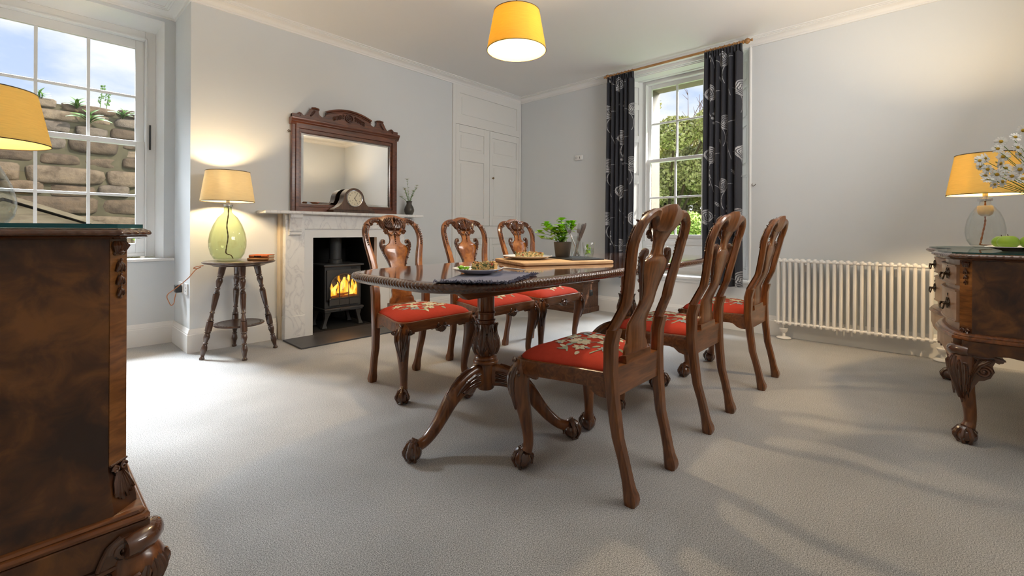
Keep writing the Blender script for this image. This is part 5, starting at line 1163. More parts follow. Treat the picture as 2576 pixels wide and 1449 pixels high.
def sb_leg(c, e_, h, s=1.0, name='leg', parent=None, foot=True, origin=(0, 0), carve=True, roll=None, face=.034):
    """cabriole leg: h = underside of the rails, roll = height of the scroll at the corner, face = rail face beyond the leg axis"""
    e_ = Vector((e_[0], e_[1], 0)).normalized(); c = Vector((c[0]-origin[0], c[1]-origin[1], 0)); side = Vector((0, 0, 1)).cross(e_); mb = MB(); roll = roll or h+.03
    fr = [1.06, 1, .92, .83, .72, .58, .45, .33, .23, .17]; off = [.004, .014, .026, .028, .020, .006, -.006, -.014, -.014, -.004]; rad = [.034, .043, .049, .047, .039, .031, .0265, .0235, .022, .027]
    P_ = spl([c+e_*(o_*s)+Vector((0, 0, f*h)) for o_, f in zip(off, fr)], 5); R_ = np.interp(np.linspace(0, 1, len(P_)), np.linspace(0, 1, len(rad)), rad)*s; mb.tube(P_, list(R_), 18)
    lg = mb.build(name, m_walnut, parent, smooth=60)
    if foot: mb = MB(); claw_foot(mb, c+e_*.004, .041*s, e_, squash=.85, toes=4); mb.build('paw_foot', m_carve, lg)
    if not carve: return lg
    mb = MB()
    def KP(f, w_, o_):
        zc = interp(f, fr[::-1], off[::-1])*s; rc = interp(f, fr[::-1], rad[::-1])*s; return c+e_*zc+(e_*math.cos(w_)+side*math.sin(w_))*(rc+o_)+Vector((0, 0, f*h))
    # rolled scroll across the corner above the knee
    mb.tube([c+e_*(face*ex_)+side*(w*s)+Vector((0, 0, roll-.008*s)) for w, ex_ in ((-.038, .80), (-.024, 1.0), (0, 1.12), (.024, 1.0), (.038, .80))], [.022*s, .026*s, .028*s, .026*s, .022*s], 14)
    for q in (-1, 1):
        rd_ = (side*q-e_).normalized(); on = (side*q+e_).normalized()
        B_ = lambda a, o_, z: c+rd_*(a*s)+on*(face+o_*s)+Vector((0, 0, z))
        zs_ = lambda z: h+.002+(z-1)*.30*s
        # scroll laid over the end of the rail, and the bracket with its volute under it
        cc = B_(.004, .004, roll-.012*s); mb.tube(spiral(cc, rd_, (0, 0, 1), .024*s, 1.7, 26), .0065*s, 7); mb.ell(cc, .007*s, 8, 6)
        mb.loops([[B_(a, -.02, z) for a, z in P4] for P4 in [[(-.03, roll+.012*s), (.015, roll+.016*s), (.034, roll-.005*s), (.044, h-.002), (-.03, h-.002)]]]+[[B_(a, .003, z) for a, z in P4] for P4 in [[(-.03, roll+.012*s), (.015, roll+.016*s), (.034, roll-.005*s), (.044, h-.002), (-.03, h-.002)]]], True, True)
        mb.tube([B_(.010, .004, roll+.016*s), B_(.030, .004, roll+.002*s), B_(.040, .004, (roll+h)/2), B_(.047, .004, h)], .0045*s, 6)
        poly = [(.0, 1.0), (.112, 1.0), (.118, .95), (.100, .90), (.088, .92), (.080, .85), (.086, .77), (.074, .67), (.054, .62), (.036, .60), (.020, .50), (.008, .40), (.0, .38)]
        mb.loops([[B_(a, -.030, zs_(z)) for a, z in poly], [B_(a, -.004, zs_(z)) for a, z in poly]], True, True)
        vc = B_(.052, -.001, zs_(.76)); mb.tube(spiral(vc, rd_, (0, 0, 1), .028*s, 1.8, 30), .0070*s, 7); mb.ell(vc, .0075*s, 8, 6)
        mb.tube(spl([B_(.0, .0, zs_(.985)), B_(.05, .0, zs_(.965)), B_(.085, -.001, zs_(.985)), B_(.112, -.002, zs_(.955))], 5), .007*s, 7)
        mb.tube(spiral(B_(.107, -.002, zs_(.95)), rd_, (0, 0, 1), .012*s, 1.3, 16), .004*s, 6)
        for k in range(4): acanthus(mb, [B_(.085-.020*k, -.003, zs_(.965-.01*k)), B_(.060-.018*k, .003, zs_(.90-.045*k)), B_(.028-.010*k, .004, zs_(.80-.09*k)), B_(.012-.003*k, -.003, zs_(.62-.10*k))], on, .0085*s, .004*s)
        for k in range(3):
            w0 = q*(.22+.34*k); acanthus(mb, [KP(.97-.03*k, w0*.9, .001), KP(.88, w0*1.1, .004), KP(.74-.03*k, w0, .003), KP(.62-.03*k, w0*.6, .002), KP(.50, w0*.35, .0005)], e_*math.cos(w0)+side*math.sin(w0), .0105*s, .005*s)
    acanthus(mb, [KP(.98, 0, .002), KP(.88, 0, .006), KP(.74, 0, .004), KP(.60, 0, .002), KP(.45, 0, .0005)], e_, .012*s, .006*s)
    mb.build('acanthus_carving', m_carve, lg); return lg
sb_leg((2.905, -.138), (-1, 1), .405, .95, 'leg', sb, True, (OX, OY), True, .428, .044); sb_leg((4.058, -.115), (1, 1), .405, .95, 'leg', sb, True, (OX, OY), True, .428, .044)
sb_leg((2.925, -.815), (-1, 0), .405, .9, 'leg', sb, True, (OX, OY), False); sb_leg((4.045, -.815), (1, 0), .405, .9, 'leg', sb, True, (OX, OY), False)
mb = MB(); mb.prism(plan(.033), .0, .0065, 'z', 0); gl = mb.build('glass_sheet', [m_sheet, m_sheetedge], None, smooth=0, loc=(OX, OY, .8551))
for p in gl.data.polygons:
    if abs(p.normal.z) < .5: p.material_index = 1
tag(gl, 'clear glass sheet protecting the top of the right hand sideboard', 'glass top')

# ================================================================== LEFT CABINET
CX, CY = -.13, 2.10
lc = thing('cabinet', 'tall dark burr walnut cabinet with carved corner standing in the left foreground', 'cabinet', (CX, CY, 0))
def cplan(o=0.0):
    P_ = [(-.425, 1.255-o), (.123+o*.4, 1.255-o), (.155+o, 1.287-o*.4), (.155+o, 3.413+o*.4), (.123+o*.4, 3.445+o), (-.425, 3.445+o)]
    return [(x-CX, y-CY) for x, y in P_]
mb = MB(); mb.loops([[(p[0], p[1], z) for p in cplan(o)] for o, z in ((.018, .350), (.017, .366), (.012, .392), (.005, .418), (0, .442), (0, .928))], True, True); mb.build('carcass', m_burrd, lc, smooth=25)
for sgn, yc in ((-1, 1.271), (1, 3.429)):
    n_ = Vector((.7071, .7071*sgn, 0)); r_ = Vector((-n_.y, n_.x, 0)); c0 = Vector((.139-CX, yc-CY, 0)); mb = MB()
    q = [c0+r_*a+n_*b_ for a, b_ in ((-.0215, .0015), (.0215, .0015), (.0215, -.004), (-.0215, -.004))]
    mb.prism([(p.x, p.y) for p in q], .452, .927, 'z'); pst = mb.build('corner_post', m_band, lc, smooth=0)
    mb = MB(); bellflowers(mb, c0+n_*.004+Vector((0, 0, .922)), r_, (0, 0, -1), n_, 3, 1.0); mb.build('carved_husk_drop', m_carve, pst)
    mb = MB()
    mb.tube([c0+r_*a+n_*.003+Vector((0, 0, .452)) for a in (-.021, .021)], .0025, 6)
    for s in (-1, 1):
        cc = c0+n_*.006+r_*(s*.010)+Vector((0, 0, .440)); mb.tube(spiral(cc, r_*s, (0, 0, 1), .0085, 1.4, 18), .0025, 5)
        for k in range(3): acanthus(mb, [c0+n_*.006+r_*(s*.003*k)+Vector((0, 0, .432)), c0+n_*(.012)+r_*(s*(.004+.006*k))+Vector((0, 0, .408)), c0+n_*(.018)+r_*(s*(.006+.008*k))+Vector((0, 0, .376+.006*k))], n_, .0055, .003)
    mb.build('carved_corner', m_carve, pst)
for y0, y1 in ((1.32, 2.345), (2.355, 3.38)):
    mb = MB(); mb.box(.146-CX, .1565-CX, y0-CY, y1-CY, .47, .905); dr = mb.build('door', m_burr, lc, smooth=0, bevel=.004)
    mb = MB(); handle(mb, (.158-CX, (2.29 if y0 < 2 else 2.41)-CY, .70), (0, 1, 0), (1, 0, 0)); mb.build('handle', m_brass, dr)
rope_top(cplan(.038), .928, .9505, .0022, .020).build('carved_top_edge', m_carve, lc, smooth=60)
mb = MB(); mb.prism(cplan(.022), .934, .950, 'z'); mb.build('top', m_burrd, lc, smooth=0)
def bplan(o): return [(x-CX, y-CY) for x, y in [(-.425, 1.255-o), (.145+o, 1.255-o), (.155+o, 1.265-o), (.155+o, 3.435+o), (.145+o, 3.445+o), (-.425, 3.445+o)]]
mb = MB(); mb.loops([[(p[0], p[1], z) for p in bplan(o)] for o, z in ((.018, .354), (.024, .352), (.027, .347), (.026, .345), (.031, .343), (.034, .338), (.034, .333), (.031, .330), (.02, .328))], True, True); mb.build('base_moulding', m_walnut_h, lc, smooth=30)
for yy in (1.222, 3.458):
    mb = MB(); ap = [(-.42, .330), (.188, .330), (.188, .262), (.05, .262), (.035, .268), (.01, .276), (-.03, .272), (-.09, .256), (-.13, .246), (-.17, .256), (-.23, .272), (-.27, .276), (-.30, .266), (-.42, .262)]
    mb.prism([(x-CX, z) for x, z in ap], yy-CY, yy+.020-CY, 'y'); mb.build('side_apron', m_burrd, lc, smooth=0, bevel=.003)
mb = MB(); mb.box(.168-CX, .188-CX, 1.243-CY, 3.457-CY, .262, .330); mb.build('front_apron', m_burrd, lc, smooth=0, bevel=.003)
sb_leg((.150, 1.256), (1, -1), .262, .98, 'leg', lc, True, (CX, CY), True, .300, .036); sb_leg((.158, 3.450), (1, 1), .262, .98, 'leg', lc, True, (CX, CY), True, .300, .036)
sb_leg((-.37, 1.26), (0, -1), .262, .9, 'leg', lc, True, (CX, CY), False); sb_leg((-.37, 3.44), (0, 1), .262, .9, 'leg', lc, True, (CX, CY), False)
mb = MB(); mb.prism(cplan(.026), .0, .0085, 'z'); gl = mb.build('glass_sheet', [m_sheet, m_sheetedge], None, smooth=0, loc=(CX, CY, .9508))
for p in gl.data.polygons:
    if abs(p.normal.z) < .5: p.material_index = 1
tag(gl, 'thick glass sheet with dark teal edge on top of the left foreground cabinet', 'glass top')

# ================================================================== THINGS ON THE TABLE
TZ = .7643
def plate_prof(r): return [(.001, 0), (r*.56, 0), (r*.60, .003), (r*.74, .008), (r*.97, .0175), (r, .0195), (r*.995, .021), (r*.96, .0205), (r*.73, .0115), (r*.60, .0065), (.001, .006)]
# napkin
npk = thing('linen_napkin', 'fringed slate blue linen napkin folded under the plate at the near end of the table', 'napkin', (1.21, 1.265, TZ))
mb = MB(); cor = [Vector((.985-1.21, 1.275-1.265, 0)), Vector((1.13-1.21, 1.062-1.265, 0)), Vector((1.445-1.21, 1.20-1.265, 0)), Vector((1.30-1.21, 1.42-1.265, 0))]
nu = nv = 40; rr = random.Random(2)
def npz(u, v): return .006+.0025*math.sin(9*u+2)*math.sin(7*v+1)+(.006*math.exp(-((u-.97)/.05)**2))+(.004*math.exp(-((v-.5)/.03)**2))
L = [[(cor[0]*(1-u)+cor[3]*u)*(1-v)+(cor[1]*(1-u)+cor[2]*u)*v+Vector((0, 0, npz(u, v))) for u in np.linspace(0, 1, nu)] for v in np.linspace(0, 1, nv)]
mb.loops(L, False, False)
L2 = [[p-Vector((0, 0, p.z-.0008)) for p in l] for l in L]; mb.loops(L2, False, False)
mb.build('cloth', m_nap, npk, smooth=0 or 60, recalc=False)
mb = MB()
for (a, b_, o_) in ((cor[0], cor[1], (-.8, -.55)), (cor[1], cor[2], (.35, -.93)), (cor[2], cor[3], (.8, .5))):
    for k in range(170):
        p = a.lerp(b_, rr.random())+Vector((rr.uniform(-.012, .006)*o_[0]*-1, rr.uniform(-.012, .006)*o_[1]*-1, rr.uniform(.002, .010))); d = Vector((o_[0]+rr.uniform(-.5, .5), o_[1]+rr.uniform(-.5, .5), rr.uniform(-.15, .35)))*rr.uniform(.008, .017)
        q = p+d; q.z = max(q.z, .0012); m_ = p.lerp(q, .5)+Vector((rr.uniform(-.003, .003), rr.uniform(-.003, .003), .003)); mb.tube([p, m_, q], [.0018, .0014, .0006], 4)
fr = mb.build('fringe', m_nap, npk); fr['kind'] = 'stuff'
p1 = thing('plate', 'small white plate with a tart slice on the blue napkin', 'plate', (1.262, 1.352, TZ+.0105))
mb = MB(); mb.lathe(plate_prof(.103), (0, 0, 0), 56); mb.build('dish', m_plate, p1, smooth=60)
def crumbs(mb, region, n, zf, rr, sizes, mats):
    for k in range(n):
        x, y = region(rr); s = rr.uniform(*sizes); q = Matrix.Rotation(rr.uniform(0, 6.28), 3, 'Z') @ Matrix.Rotation(rr.uniform(0, 3), 3, 'X'); mb.ell((x, y, zf(x, y)+rr.uniform(0, s)), (s, s*rr.uniform(.5, 1), s*rr.uniform(.4, .8)), 7, 5, rr.choice(mats), rot=q)
def tart_slice(label, loc, rz, ln, w, h, seed):
    t = thing('tart_slice', label, 'tart', loc, rz, None); rr = random.Random(seed); mb = MB()
    wedge = [(-ln/2, -w*.10), (-ln/2, w*.10), (ln*.30, w*.50), (ln*.44, w*.36), (ln*.5, 0), (ln*.44, -w*.36), (ln*.30, -w*.50)]
    mb.loops([[(x*1.02, y*1.02, 0) for x, y in wedge], [(x*1.02, y*1.02, h*.22) for x, y in wedge], [(x*.98, y*.98, h*.24) for x, y in wedge]], True, True)
    rim = [(ln*.30, w*.52), (ln*.44, w*.38), (ln*.5, 0), (ln*.44, -w*.38), (ln*.30, -w*.52)]; mb.loops([[(x, y, 0), (x*1.06, y*1.05, h*.85+.002*(i % 2)), (x*.97, y*.97, h*.9), (x*.92, y*.92, h*.3)] for i, (x, y) in enumerate(rim)], True, True)
    mb.build('pastry_crust', m_pastry, t, smooth=40, bevel=.002)
    mb = MB(); mb.loops([[(x*.95, y*.95, h*.2) for x, y in wedge], [(x*.97, y*.97, h*.6) for x, y in wedge], [(x*.93, y*.93, h*.82) for x, y in wedge]], True, True)
    def region(r):
        while True:
            x = r.uniform(-ln/2, ln*.46); y = r.uniform(-w/2, w/2)
            if abs(y) < w*(.10+.42*(x+ln/2)/(ln*.8)) and (x < ln*.3 or abs(y) < w*.36): return x, y
    crumbs(mb, region, 230, lambda x, y: h*rr.uniform(.25, .86), rr, (.003, .0075), [0, 0, 0, 0, 1, 2, 3, 3])
    mb.build('filling', [m_mott, m_fill2, m_fill3, m_pastry], t, smooth=60); return t
tart_slice('golden spinach tart slice on the plate on the blue napkin', (1.283, 1.335, TZ+.0170), -.55, .105, .085, .040, 4)
def leaf_shape(mb, base, d, up, ln, w, mi=0, curl=.15):
    base = Vector(base); d = Vector(d).normalized(); up = Vector(up); up = (up-d*up.dot(d)).normalized(); s = d.cross(up); L = []
    for k in range(7):
        t_ = k/6; c = base+d*(ln*t_)+up*(ln*curl*math.sin(t_*2.2)-ln*curl*t_*t_); ww = w*max(.03, math.sin(PI*min(1, t_*.93+.04))**.8); L.append([c-s*ww+up*ww*.25, c-s*ww*.5+up*ww*.06, c, c+s*ww*.5+up*ww*.06, c+s*ww+up*ww*.25])
    mb.loops(L, False, False, mi)
def salad(label, loc, n, r, seed, h=.02):
    t = thing('salad_leaves', label, 'salad', loc); rr = random.Random(seed); mb = MB(); mb2 = MB()
    for k in range(n):
        a = rr.uniform(0, 2*PI); b0 = Vector((rr.uniform(-r, r)*.5, rr.uniform(-r, r)*.5, rr.uniform(.001, h*.4))); d = Vector((math.cos(a), math.sin(a), rr.uniform(.05, .9))); leaf_shape(mb, b0, d, (0, 0, 1), rr.uniform(.016, .030), rr.uniform(.005, .009)); mb2.tube([b0-d.normalized()*.008*Vector((1, 1, 0)).length*.3, b0+d.normalized()*.004], .0008, 4)
    mb.build('leaves', m_leaf, t, smooth=60, recalc=False); mb2.build('stalks', m_leafd, t)
    return t
salad('green salad leaves beside the tart slice on the napkin plate', (1.215, 1.392, TZ+.0205), 16, .03, 6)
kn = thing('table_knife', 'silver table knife resting on the plate rim on the blue napkin', 'knife', (1.318, 1.316, TZ+.0305), math.atan2(-.12, .16))
mb = MB(); mb.loops([[(x, -w, 0), (x, w, 0), (x, w*.9, .0016), (x, -w*.9, .0016)] for x, w in ((-.055, .002), (-.03, .0075), (.0, .008), (.035, .007), (.045, .004))], True, True); mb.build('blade', m_steel, kn, smooth=0)
mb = MB(); mb.tube([(.043, 0, .0008), (.06, 0, -.001), (.10, 0, -.0055), (.135, 0, -.0105)], [.0035, .0045, .006, .005], 10, flat=.55); mb.build('handle', m_steel, kn)
# chopping board: corners a(1.73,1.54) b(2.25,1.30) c(1.935,1.906)
bdx = Vector((.52, -.24)).normalized(); brz = math.atan2(bdx.y, bdx.x); bc = Vector(((2.25+1.935)/2, (1.30+1.906)/2))
cbd = tag(None or bpy.data.objects.new('chopping_board', None), 'pale rectangular wooden chopping board on the dining table', 'chopping board'); COL.objects.link(cbd); cbd.location = (bc.x, bc.y, TZ); cbd.rotation_euler = (0, 0, brz)
def rrect(a, b_, r, n=6):
    out = []
    for cx_, cy_, t0 in ((a-r, b_-r, 0), (-a+r, b_-r, PI/2), (-a+r, -b_+r, PI), (a-r, -b_+r, 1.5*PI)):
        for k in range(n+1): t_ = t0+PI/2*k/n; out.append((cx_+r*math.cos(t_), cy_+r*math.sin(t_)))
    return out
mb = MB(); L = []
for o_, z in ((-.004, 0), (0, .004), (0, .015), (-.004, .019)): L.append([(x, y, z) for x, y in rrect(.286+o_, .209+o_, .022)])
mb.loops(L, True, True); mb.build('board', m_board, cbd, smooth=40)
def onboard(u, v, z): # u along the near edge from corner a, v inward
    p = Vector((1.73, 1.54))+bdx*u+Vector((-bdx.y, bdx.x))*v; return (p.x, p.y, z)
BZ = TZ+.019
p2 = thing('plate', 'white plate with a tart and garnish on the wooden chopping board', 'plate', (2.0, 1.715, BZ))
mb = MB(); mb.lathe(plate_prof(.145), (0, 0, 0), 64); mb.build('dish', m_plate, p2, smooth=60)
tart_slice('large wedge of vegetable tart on the plate on the chopping board', (2.0, 1.715, BZ+.0068), brz+.3, .175, .125, .034, 9)
salad('sprig of green garnish beside the tart on the chopping board plate', (2.055, 1.665, BZ+.014), 12, .03, 8, .03)
sx0, sy0, _ = onboard(.455, .21, 0)
slt = tag(bpy.data.objects.new('slate_board', None), 'thin black slate board lying on the chopping board under the plant pot', 'slate board'); COL.objects.link(slt); slt.location = (sx0, sy0, BZ); slt.rotation_euler = (0, 0, brz)
mb = MB(); mb.prism([(x+.0015*math.sin(x*90+y*70), y+.0015*math.sin(x*80)) for x, y in rrect(.108, .148, .004, 2)], 0, .0075, 'z'); mb.build('slab', m_slateb, slt, smooth=0, bevel=.0015)
SZ = BZ+.0077
px0, py0, _ = onboard(.398, .262, 0)
pp = thing('potted_mint', 'bright green mint plant in a taupe pot on the black slate', 'potted plant', (px0, py0, SZ))
mb = MB(); mb.lathe([(.001, 0), (.041, 0), (.043, .003), (.053, .088), (.053, .0915), (.050, .0915), (.048, .08), (.001, .08)], (0, 0, 0), 40); mb.build('pot', m_pot, pp, smooth=40)
mb = MB(); mb.lathe([(.001, .086), (.03, .085), (.0485, .081), (.0485, .079), (.001, .079)], (0, 0, 0), 28, fn=lambda r, z, t_: r*(1+.02*math.sin(9*t_))); mb.build('soil', m_soil, pp)
rr = random.Random(21); R3_ = Vector((math.sin(YAW), -math.cos(YAW), 0)); B3_ = Vector((math.cos(YAW), math.sin(YAW), 0))
stems = MB(); leaves = MB()
for k in range(19):
    lean = rr.uniform(-.105, .062) if k > 2 else (-.14, -.125, .065)[k]; dep = rr.uniform(-.05, .05); hz_ = rr.uniform(.05, .112) if k > 2 else (.055, .02, .09)[k]
    if k > 2: hz_ = hz_*(1-abs(lean)*2.2)+.02
    P_ = spl([Vector((rr.uniform(-.02, .02), rr.uniform(-.02, .02), .082)), R3_*lean*.4+B3_*dep*.4+Vector((0, 0, .09+hz_*.6)), R3_*lean+B3_*dep+Vector((0, 0, .09+hz_))], 5); stems.tube(P_, [.0016]*len(P_), 5)
    for i in range(2, len(P_), 2):
        f = 1 if i > 4 else .8
        for q in (0, PI):
            a = rr.uniform(0, 2*PI)+q; d = Vector((math.cos(a), math.sin(a), rr.uniform(-.1, .6))); leaf_shape(leaves, P_[i], d, (0, 0, 1), rr.uniform(.030, .046)*f, rr.uniform(.013, .020)*f)
    for q in range(4): a = q*PI/2+rr.random(); leaf_shape(leaves, P_[-1], (math.cos(a), math.sin(a), .8), (0, 0, 1), .030, .014)
stems.build('stems', m_leafd, pp); leaves.build('leaves', m_leaf, pp, smooth=60, recalc=False)
cx0, cy0, _ = onboard(.428, .155, 0)
gl = thing('cutlery_glass', 'tall straight clear glass holding upright cutlery on the black slate', 'glass', (cx0, cy0, SZ))
mb = MB(); mb.lathe([(.001, .0), (.026, 0), (.0275, .002), (.0275, .126), (.0265, .127), (.0255, .126), (.0255, .012), (.001, .010)], (0, 0, 0), 40); mb.build('tumbler', m_clear, gl, smooth=40)
def upright(name, label, foot, tip, build, group=None):
    foot = Vector(foot); tip = Vector(tip); d = (tip-foot).normalized(); q = Vector((0, 0, 1)).rotation_difference(d)
    t = thing(name, label, name.split('_')[-1], foot, 0, group); t.rotation_mode = 'QUATERNION'; fix = Vector((0, 1, 0)); t.rotation_quaternion = q @ (Matrix.Rotation(YAW-PI/2, 3, 'Z').to_quaternion()); build(t, (tip-foot).length); return t
def mk_fork(t, ln):
    mb = MB(); mb.tube([(0, 0, 0), (0, 0, ln*.3), (0, 0, ln*.62), (0, 0, ln*.70)], [.006, .005, .0028, .003], 8, flat=.45, up=(0, 1, 0)); mb.build('handle', m_steel, t)
    mb = MB(); mb.loops([[(-w, -.0008, z), (w, -.0008, z), (w, .0008, z), (-w, .0008, z)] for z, w in ((ln*.69, .003), (ln*.73, .009), (ln*.78, .0115), (ln*.82, .0115))], True, True)
    for k in range(4): x = -.0095+.0063*k; mb.tube([(x, 0, ln*.81), (x, .001, ln*.92), (x*.95, 0, ln)], [.0019, .0017, .0009], 6)
    mb.build('tines', m_steel, t, smooth=30)
def mk_knife(t, ln):
    mb = MB(); mb.tube([(0, 0, 0), (0, 0, ln*.25), (0, 0, ln*.45)], [.005, .006, .005], 8, flat=.6, up=(0, 1, 0)); mb.build('handle', m_steel, t)
    mb = MB(); mb.loops([[(-w, -.0008, z), (w, -.0008, z), (w, .0008, z), (-w, .0008, z)] for z, w in ((ln*.44, .004), (ln*.5, .009), (ln*.85, .0095), (ln*.95, .007), (ln, .003))], True, True); mb.build('blade', m_steel, t, smooth=0)
G0 = Vector((cx0, cy0, SZ+.012))
upright('table_fork', 'silver fork with broad tines standing upright in the cutlery glass', G0-R3_*.012-B3_*.008, G0+R3_*.022+Vector((0, 0, .190)), mk_fork)
upright('table_knife', 'silver knife leaning right in the cutlery glass', G0-R3_*.018+B3_*.006, G0+R3_*.058+B3_*.01+Vector((0, 0, .192)), mk_knife)
upright('table_knife', 'second silver knife standing behind the fork in the cutlery glass', G0-R3_*.002+B3_*.016, G0+R3_*.044+B3_*.022+Vector((0, 0, .188)), mk_knife)
upright('table_fork', 'thin silver fork leaning left toward the mint in the cutlery glass', G0+R3_*.017-B3_*.004, G0-R3_*.058+Vector((0, 0, .186)), lambda t, l: mk_fork(t, l))
tx0, ty0, _ = onboard(.478, .100, 0)
tm = thing('water_tumbler', 'short flared clear tumbler of water with mint and ice on the black slate', 'glass', (tx0, ty0, SZ))
mb = MB(); mb.lathe([(.001, .0), (.022, 0), (.025, .003), (.030, .03), (.0365, .091), (.0355, .092), (.0345, .091), (.028, .03), (.023, .012), (.001, .010)], (0, 0, 0), 40, fn=lambda r, z, t_: r*(1-.025*abs(math.cos(4.5*t_))) if .01 < z < .06 else r); mb.build('tumbler', m_clear, tm, smooth=60)
mb = MB(); mb.lathe([(.001, .0105), (.0225, .0125), (.0275, .03), (.0305, .058), (.001, .058)], (0, 0, 0), 32); mb.build('water', m_water, tm, smooth=40)
lv = thing('mint_sprig', 'green mint sprig floating in the short water tumbler', 'herb', (tx0, ty0, SZ+.02)); mb = MB()
for k in range(14): a = rr.uniform(0, 6.28); leaf_shape(mb, (rr.uniform(-.01, .012), rr.uniform(-.012, .012), rr.uniform(0, .055)), (math.cos(a)*.5, math.sin(a)*.5, rr.uniform(-.4, .9)), (math.sin(a), -math.cos(a), .5), rr.uniform(.012, .018), rr.uniform(.006, .008))
mb.build('leaves', m_leaf, lv, smooth=60, recalc=False)
for k, (x, y, z) in enumerate(((-.010, .004, .040), (.008, -.010, .046))):
    ic = MB(); ic.box(-.009, .009, -.009, .009, -.009, .009); o = ic.build('ice_cube', m_clear, None, smooth=0, bevel=.002, loc=(tx0+x, ty0+y, SZ+z), rot=(.4+k, .3, .8+k)); tag(o, 'clear ice cube in the short water tumbler', 'ice', 'ice cubes in the tumbler')

# ================================================================== THINGS ON THE SIDEBOARD
GZ = .8551+.0067
fpl = thing('serving_plate', 'white rectangular serving plate of green apples on the right sideboard', 'plate', (3.235, -.345, GZ), -.12)
mb = MB(); L = []
for a, b_, r_, z in ((.10, .07, .03, 0), (.105, .075, .03, .004), (.165, .115, .035, .017), (.178, .128, .038, .0205), (.177, .127, .038, .023), (.16, .110, .034, .0205), (.11, .075, .03, .010), (.03, .02, .01, .008)): L.append([(x, y, z) for x, y in rrect(a, b_, r_)])
mb.loops(L, True, True); mb.build('dish', m_plate, fpl, smooth=50)
def apple(label, x, y, z, r, rx, ry):
    t = thing('green_apple', label, 'apple', (x, y, z), 0, 'green apples on the serving plate'); t.rotation_euler = (rx, ry, .4)
    mb = MB(); mb.lathe([(.0015, r*1.48)]+[(r*(math.sin(p)*(1+.05*math.cos(p))), r*.86*(1-math.cos(p))-(r*.16*math.exp(-((PI-p)/.35)**2) if p > 1.5 else 0)+(r*.06*math.exp(-(p/.3)**2))) for p in np.linspace(PI-.06, .05, 22)], (0, 0, 0), 28, fn=lambda rr_, z_, t_: rr_*(1+.025*math.cos(5*t_))); mb.build('fruit', m_apple, t, smooth=180)
    mb = MB(); mb.tube([(0, 0, r*1.45), (.002, 0, r*1.6), (.006, 0, r*1.8)], .0017, 5); mb.build('stalk', m_stem, t)
    mb = MB(); mb.ell((0, 0, .004), (.006, .006, .003), 8, 5); mb.build('calyx', m_stem, t)
apple('front green cooking apple on the white plate on the sideboard', 3.165, -.285, GZ+.012, .038, 0, 0)
apple('green cooking apple behind and left of the front one on the white plate', 3.255, -.272, GZ+.012, .036, 0, 0)
apple('rightmost green cooking apple of the three at the frame edge', 3.215, -.362, GZ+.012, .038, 0, 0)
jug = thing('flower_jug', 'white jug holding the daisies at the right frame edge', 'jug', (3.44, -.50, GZ))
mb = MB(); mb.lathe([(.001, 0), (.045, 0), (.052, .01), (.062, .06), (.058, .11), (.042, .15), (.045, .18), (.043, .18), (.039, .15), (.054, .11), (.001, .02)], (0, 0, 0), 36); mb.build('body', m_plate, jug)
mb = MB(); mb.tube(spl([(.05, .0, .15), (.085, 0, .14), (.09, 0, .09), (.06, 0, .06)], 5), .006, 8); mb.build('handle', m_plate, jug)
JB = Vector((3.44, -.50, GZ+.16)); rr = random.Random(31)
def fpix(px_, py_, t_):   # where a bloom stands, worked out once from sight lines
    d = Vector((_F.x, _F.y, 0))+_R*((px_-1288)/FPX)+_U*((PY-py_)/FPX); return Vector((0, 0, CAMH))+d*t_
def daisy(hd, nrm, r, first=None):
    t = thing('daisy', 'white daisy with yellow centre in the bunch leaning from the jug over the lamp', 'flower', JB, 0, 'daisies in the jug')
    h = hd-JB; P_ = spl([Vector((rr.uniform(-.015, .015), rr.uniform(-.015, .015), -.10)), Vector((0, 0, .01))+h*.08, h*.55+Vector((0, 0, .02)), h-nrm*.012, h], 5); mb = MB(); mb.tube(P_, .0014, 5); mb.build('stem', m_leafd, t)
    mb = MB(); q = Vector((0, 0, 1)).rotation_difference(nrm); npt = 15
    for k in range(npt):
        a = 2*PI*k/npt+rr.uniform(-.08, .08); d = q @ Vector((math.cos(a), math.sin(a), rr.uniform(-.15, .12))); s_ = r*rr.uniform(.85, 1.05); c = h
        mb.ribbon([c+d*r*.22, c+d*s_*.6, c+d*s_*.9, c+d*s_], nrm, [r*.06, r*.15, r*.13, r*.03], .0006, 1, 0, 3, thick=.0004)
    mb.build('petals', m_petal, t)
    mb = MB(); mb.ell(h+nrm*.0015, (r*.30, r*.30, r*.17), 12, 8, rot=q.to_matrix()); mb.build('flower_centre', m_disc, t)
blooms = [(2464, 404, 2.06), (2478, 398, 2.12), (2466, 419, 2.14), (2484, 426, 2.05), (2479, 442, 2.06), (2486, 451, 2.10), (2508, 439, 2.04), (2517, 411, 2.02), (2510, 374, 2.10), (2518, 356, 2.16), (2554, 345, 2.06), (2560, 371, 2.02), (2565, 388, 2.06), (2524, 394, 2.14), (2530, 423, 2.12), (2519, 435, 2.14), (2508, 449, 2.12), (2521, 457, 2.08), (2546, 443, 2.00), (2566, 426, 2.02), (2574, 328, 2.14), (2502, 464, 2.05), (2573, 450, 2.06)]
for k, (x, y, t_) in enumerate(blooms):
    nv_ = (-_F*.8+Vector((rr.uniform(-.5, .5), rr.uniform(-.5, .5), rr.uniform(-.2, .6))))-_R*rr.uniform(0, .5); daisy(fpix(x, y, t_), nv_.normalized(), rr.uniform(.023, .028)*(.85 if k in (2, 8, 21) else 1))

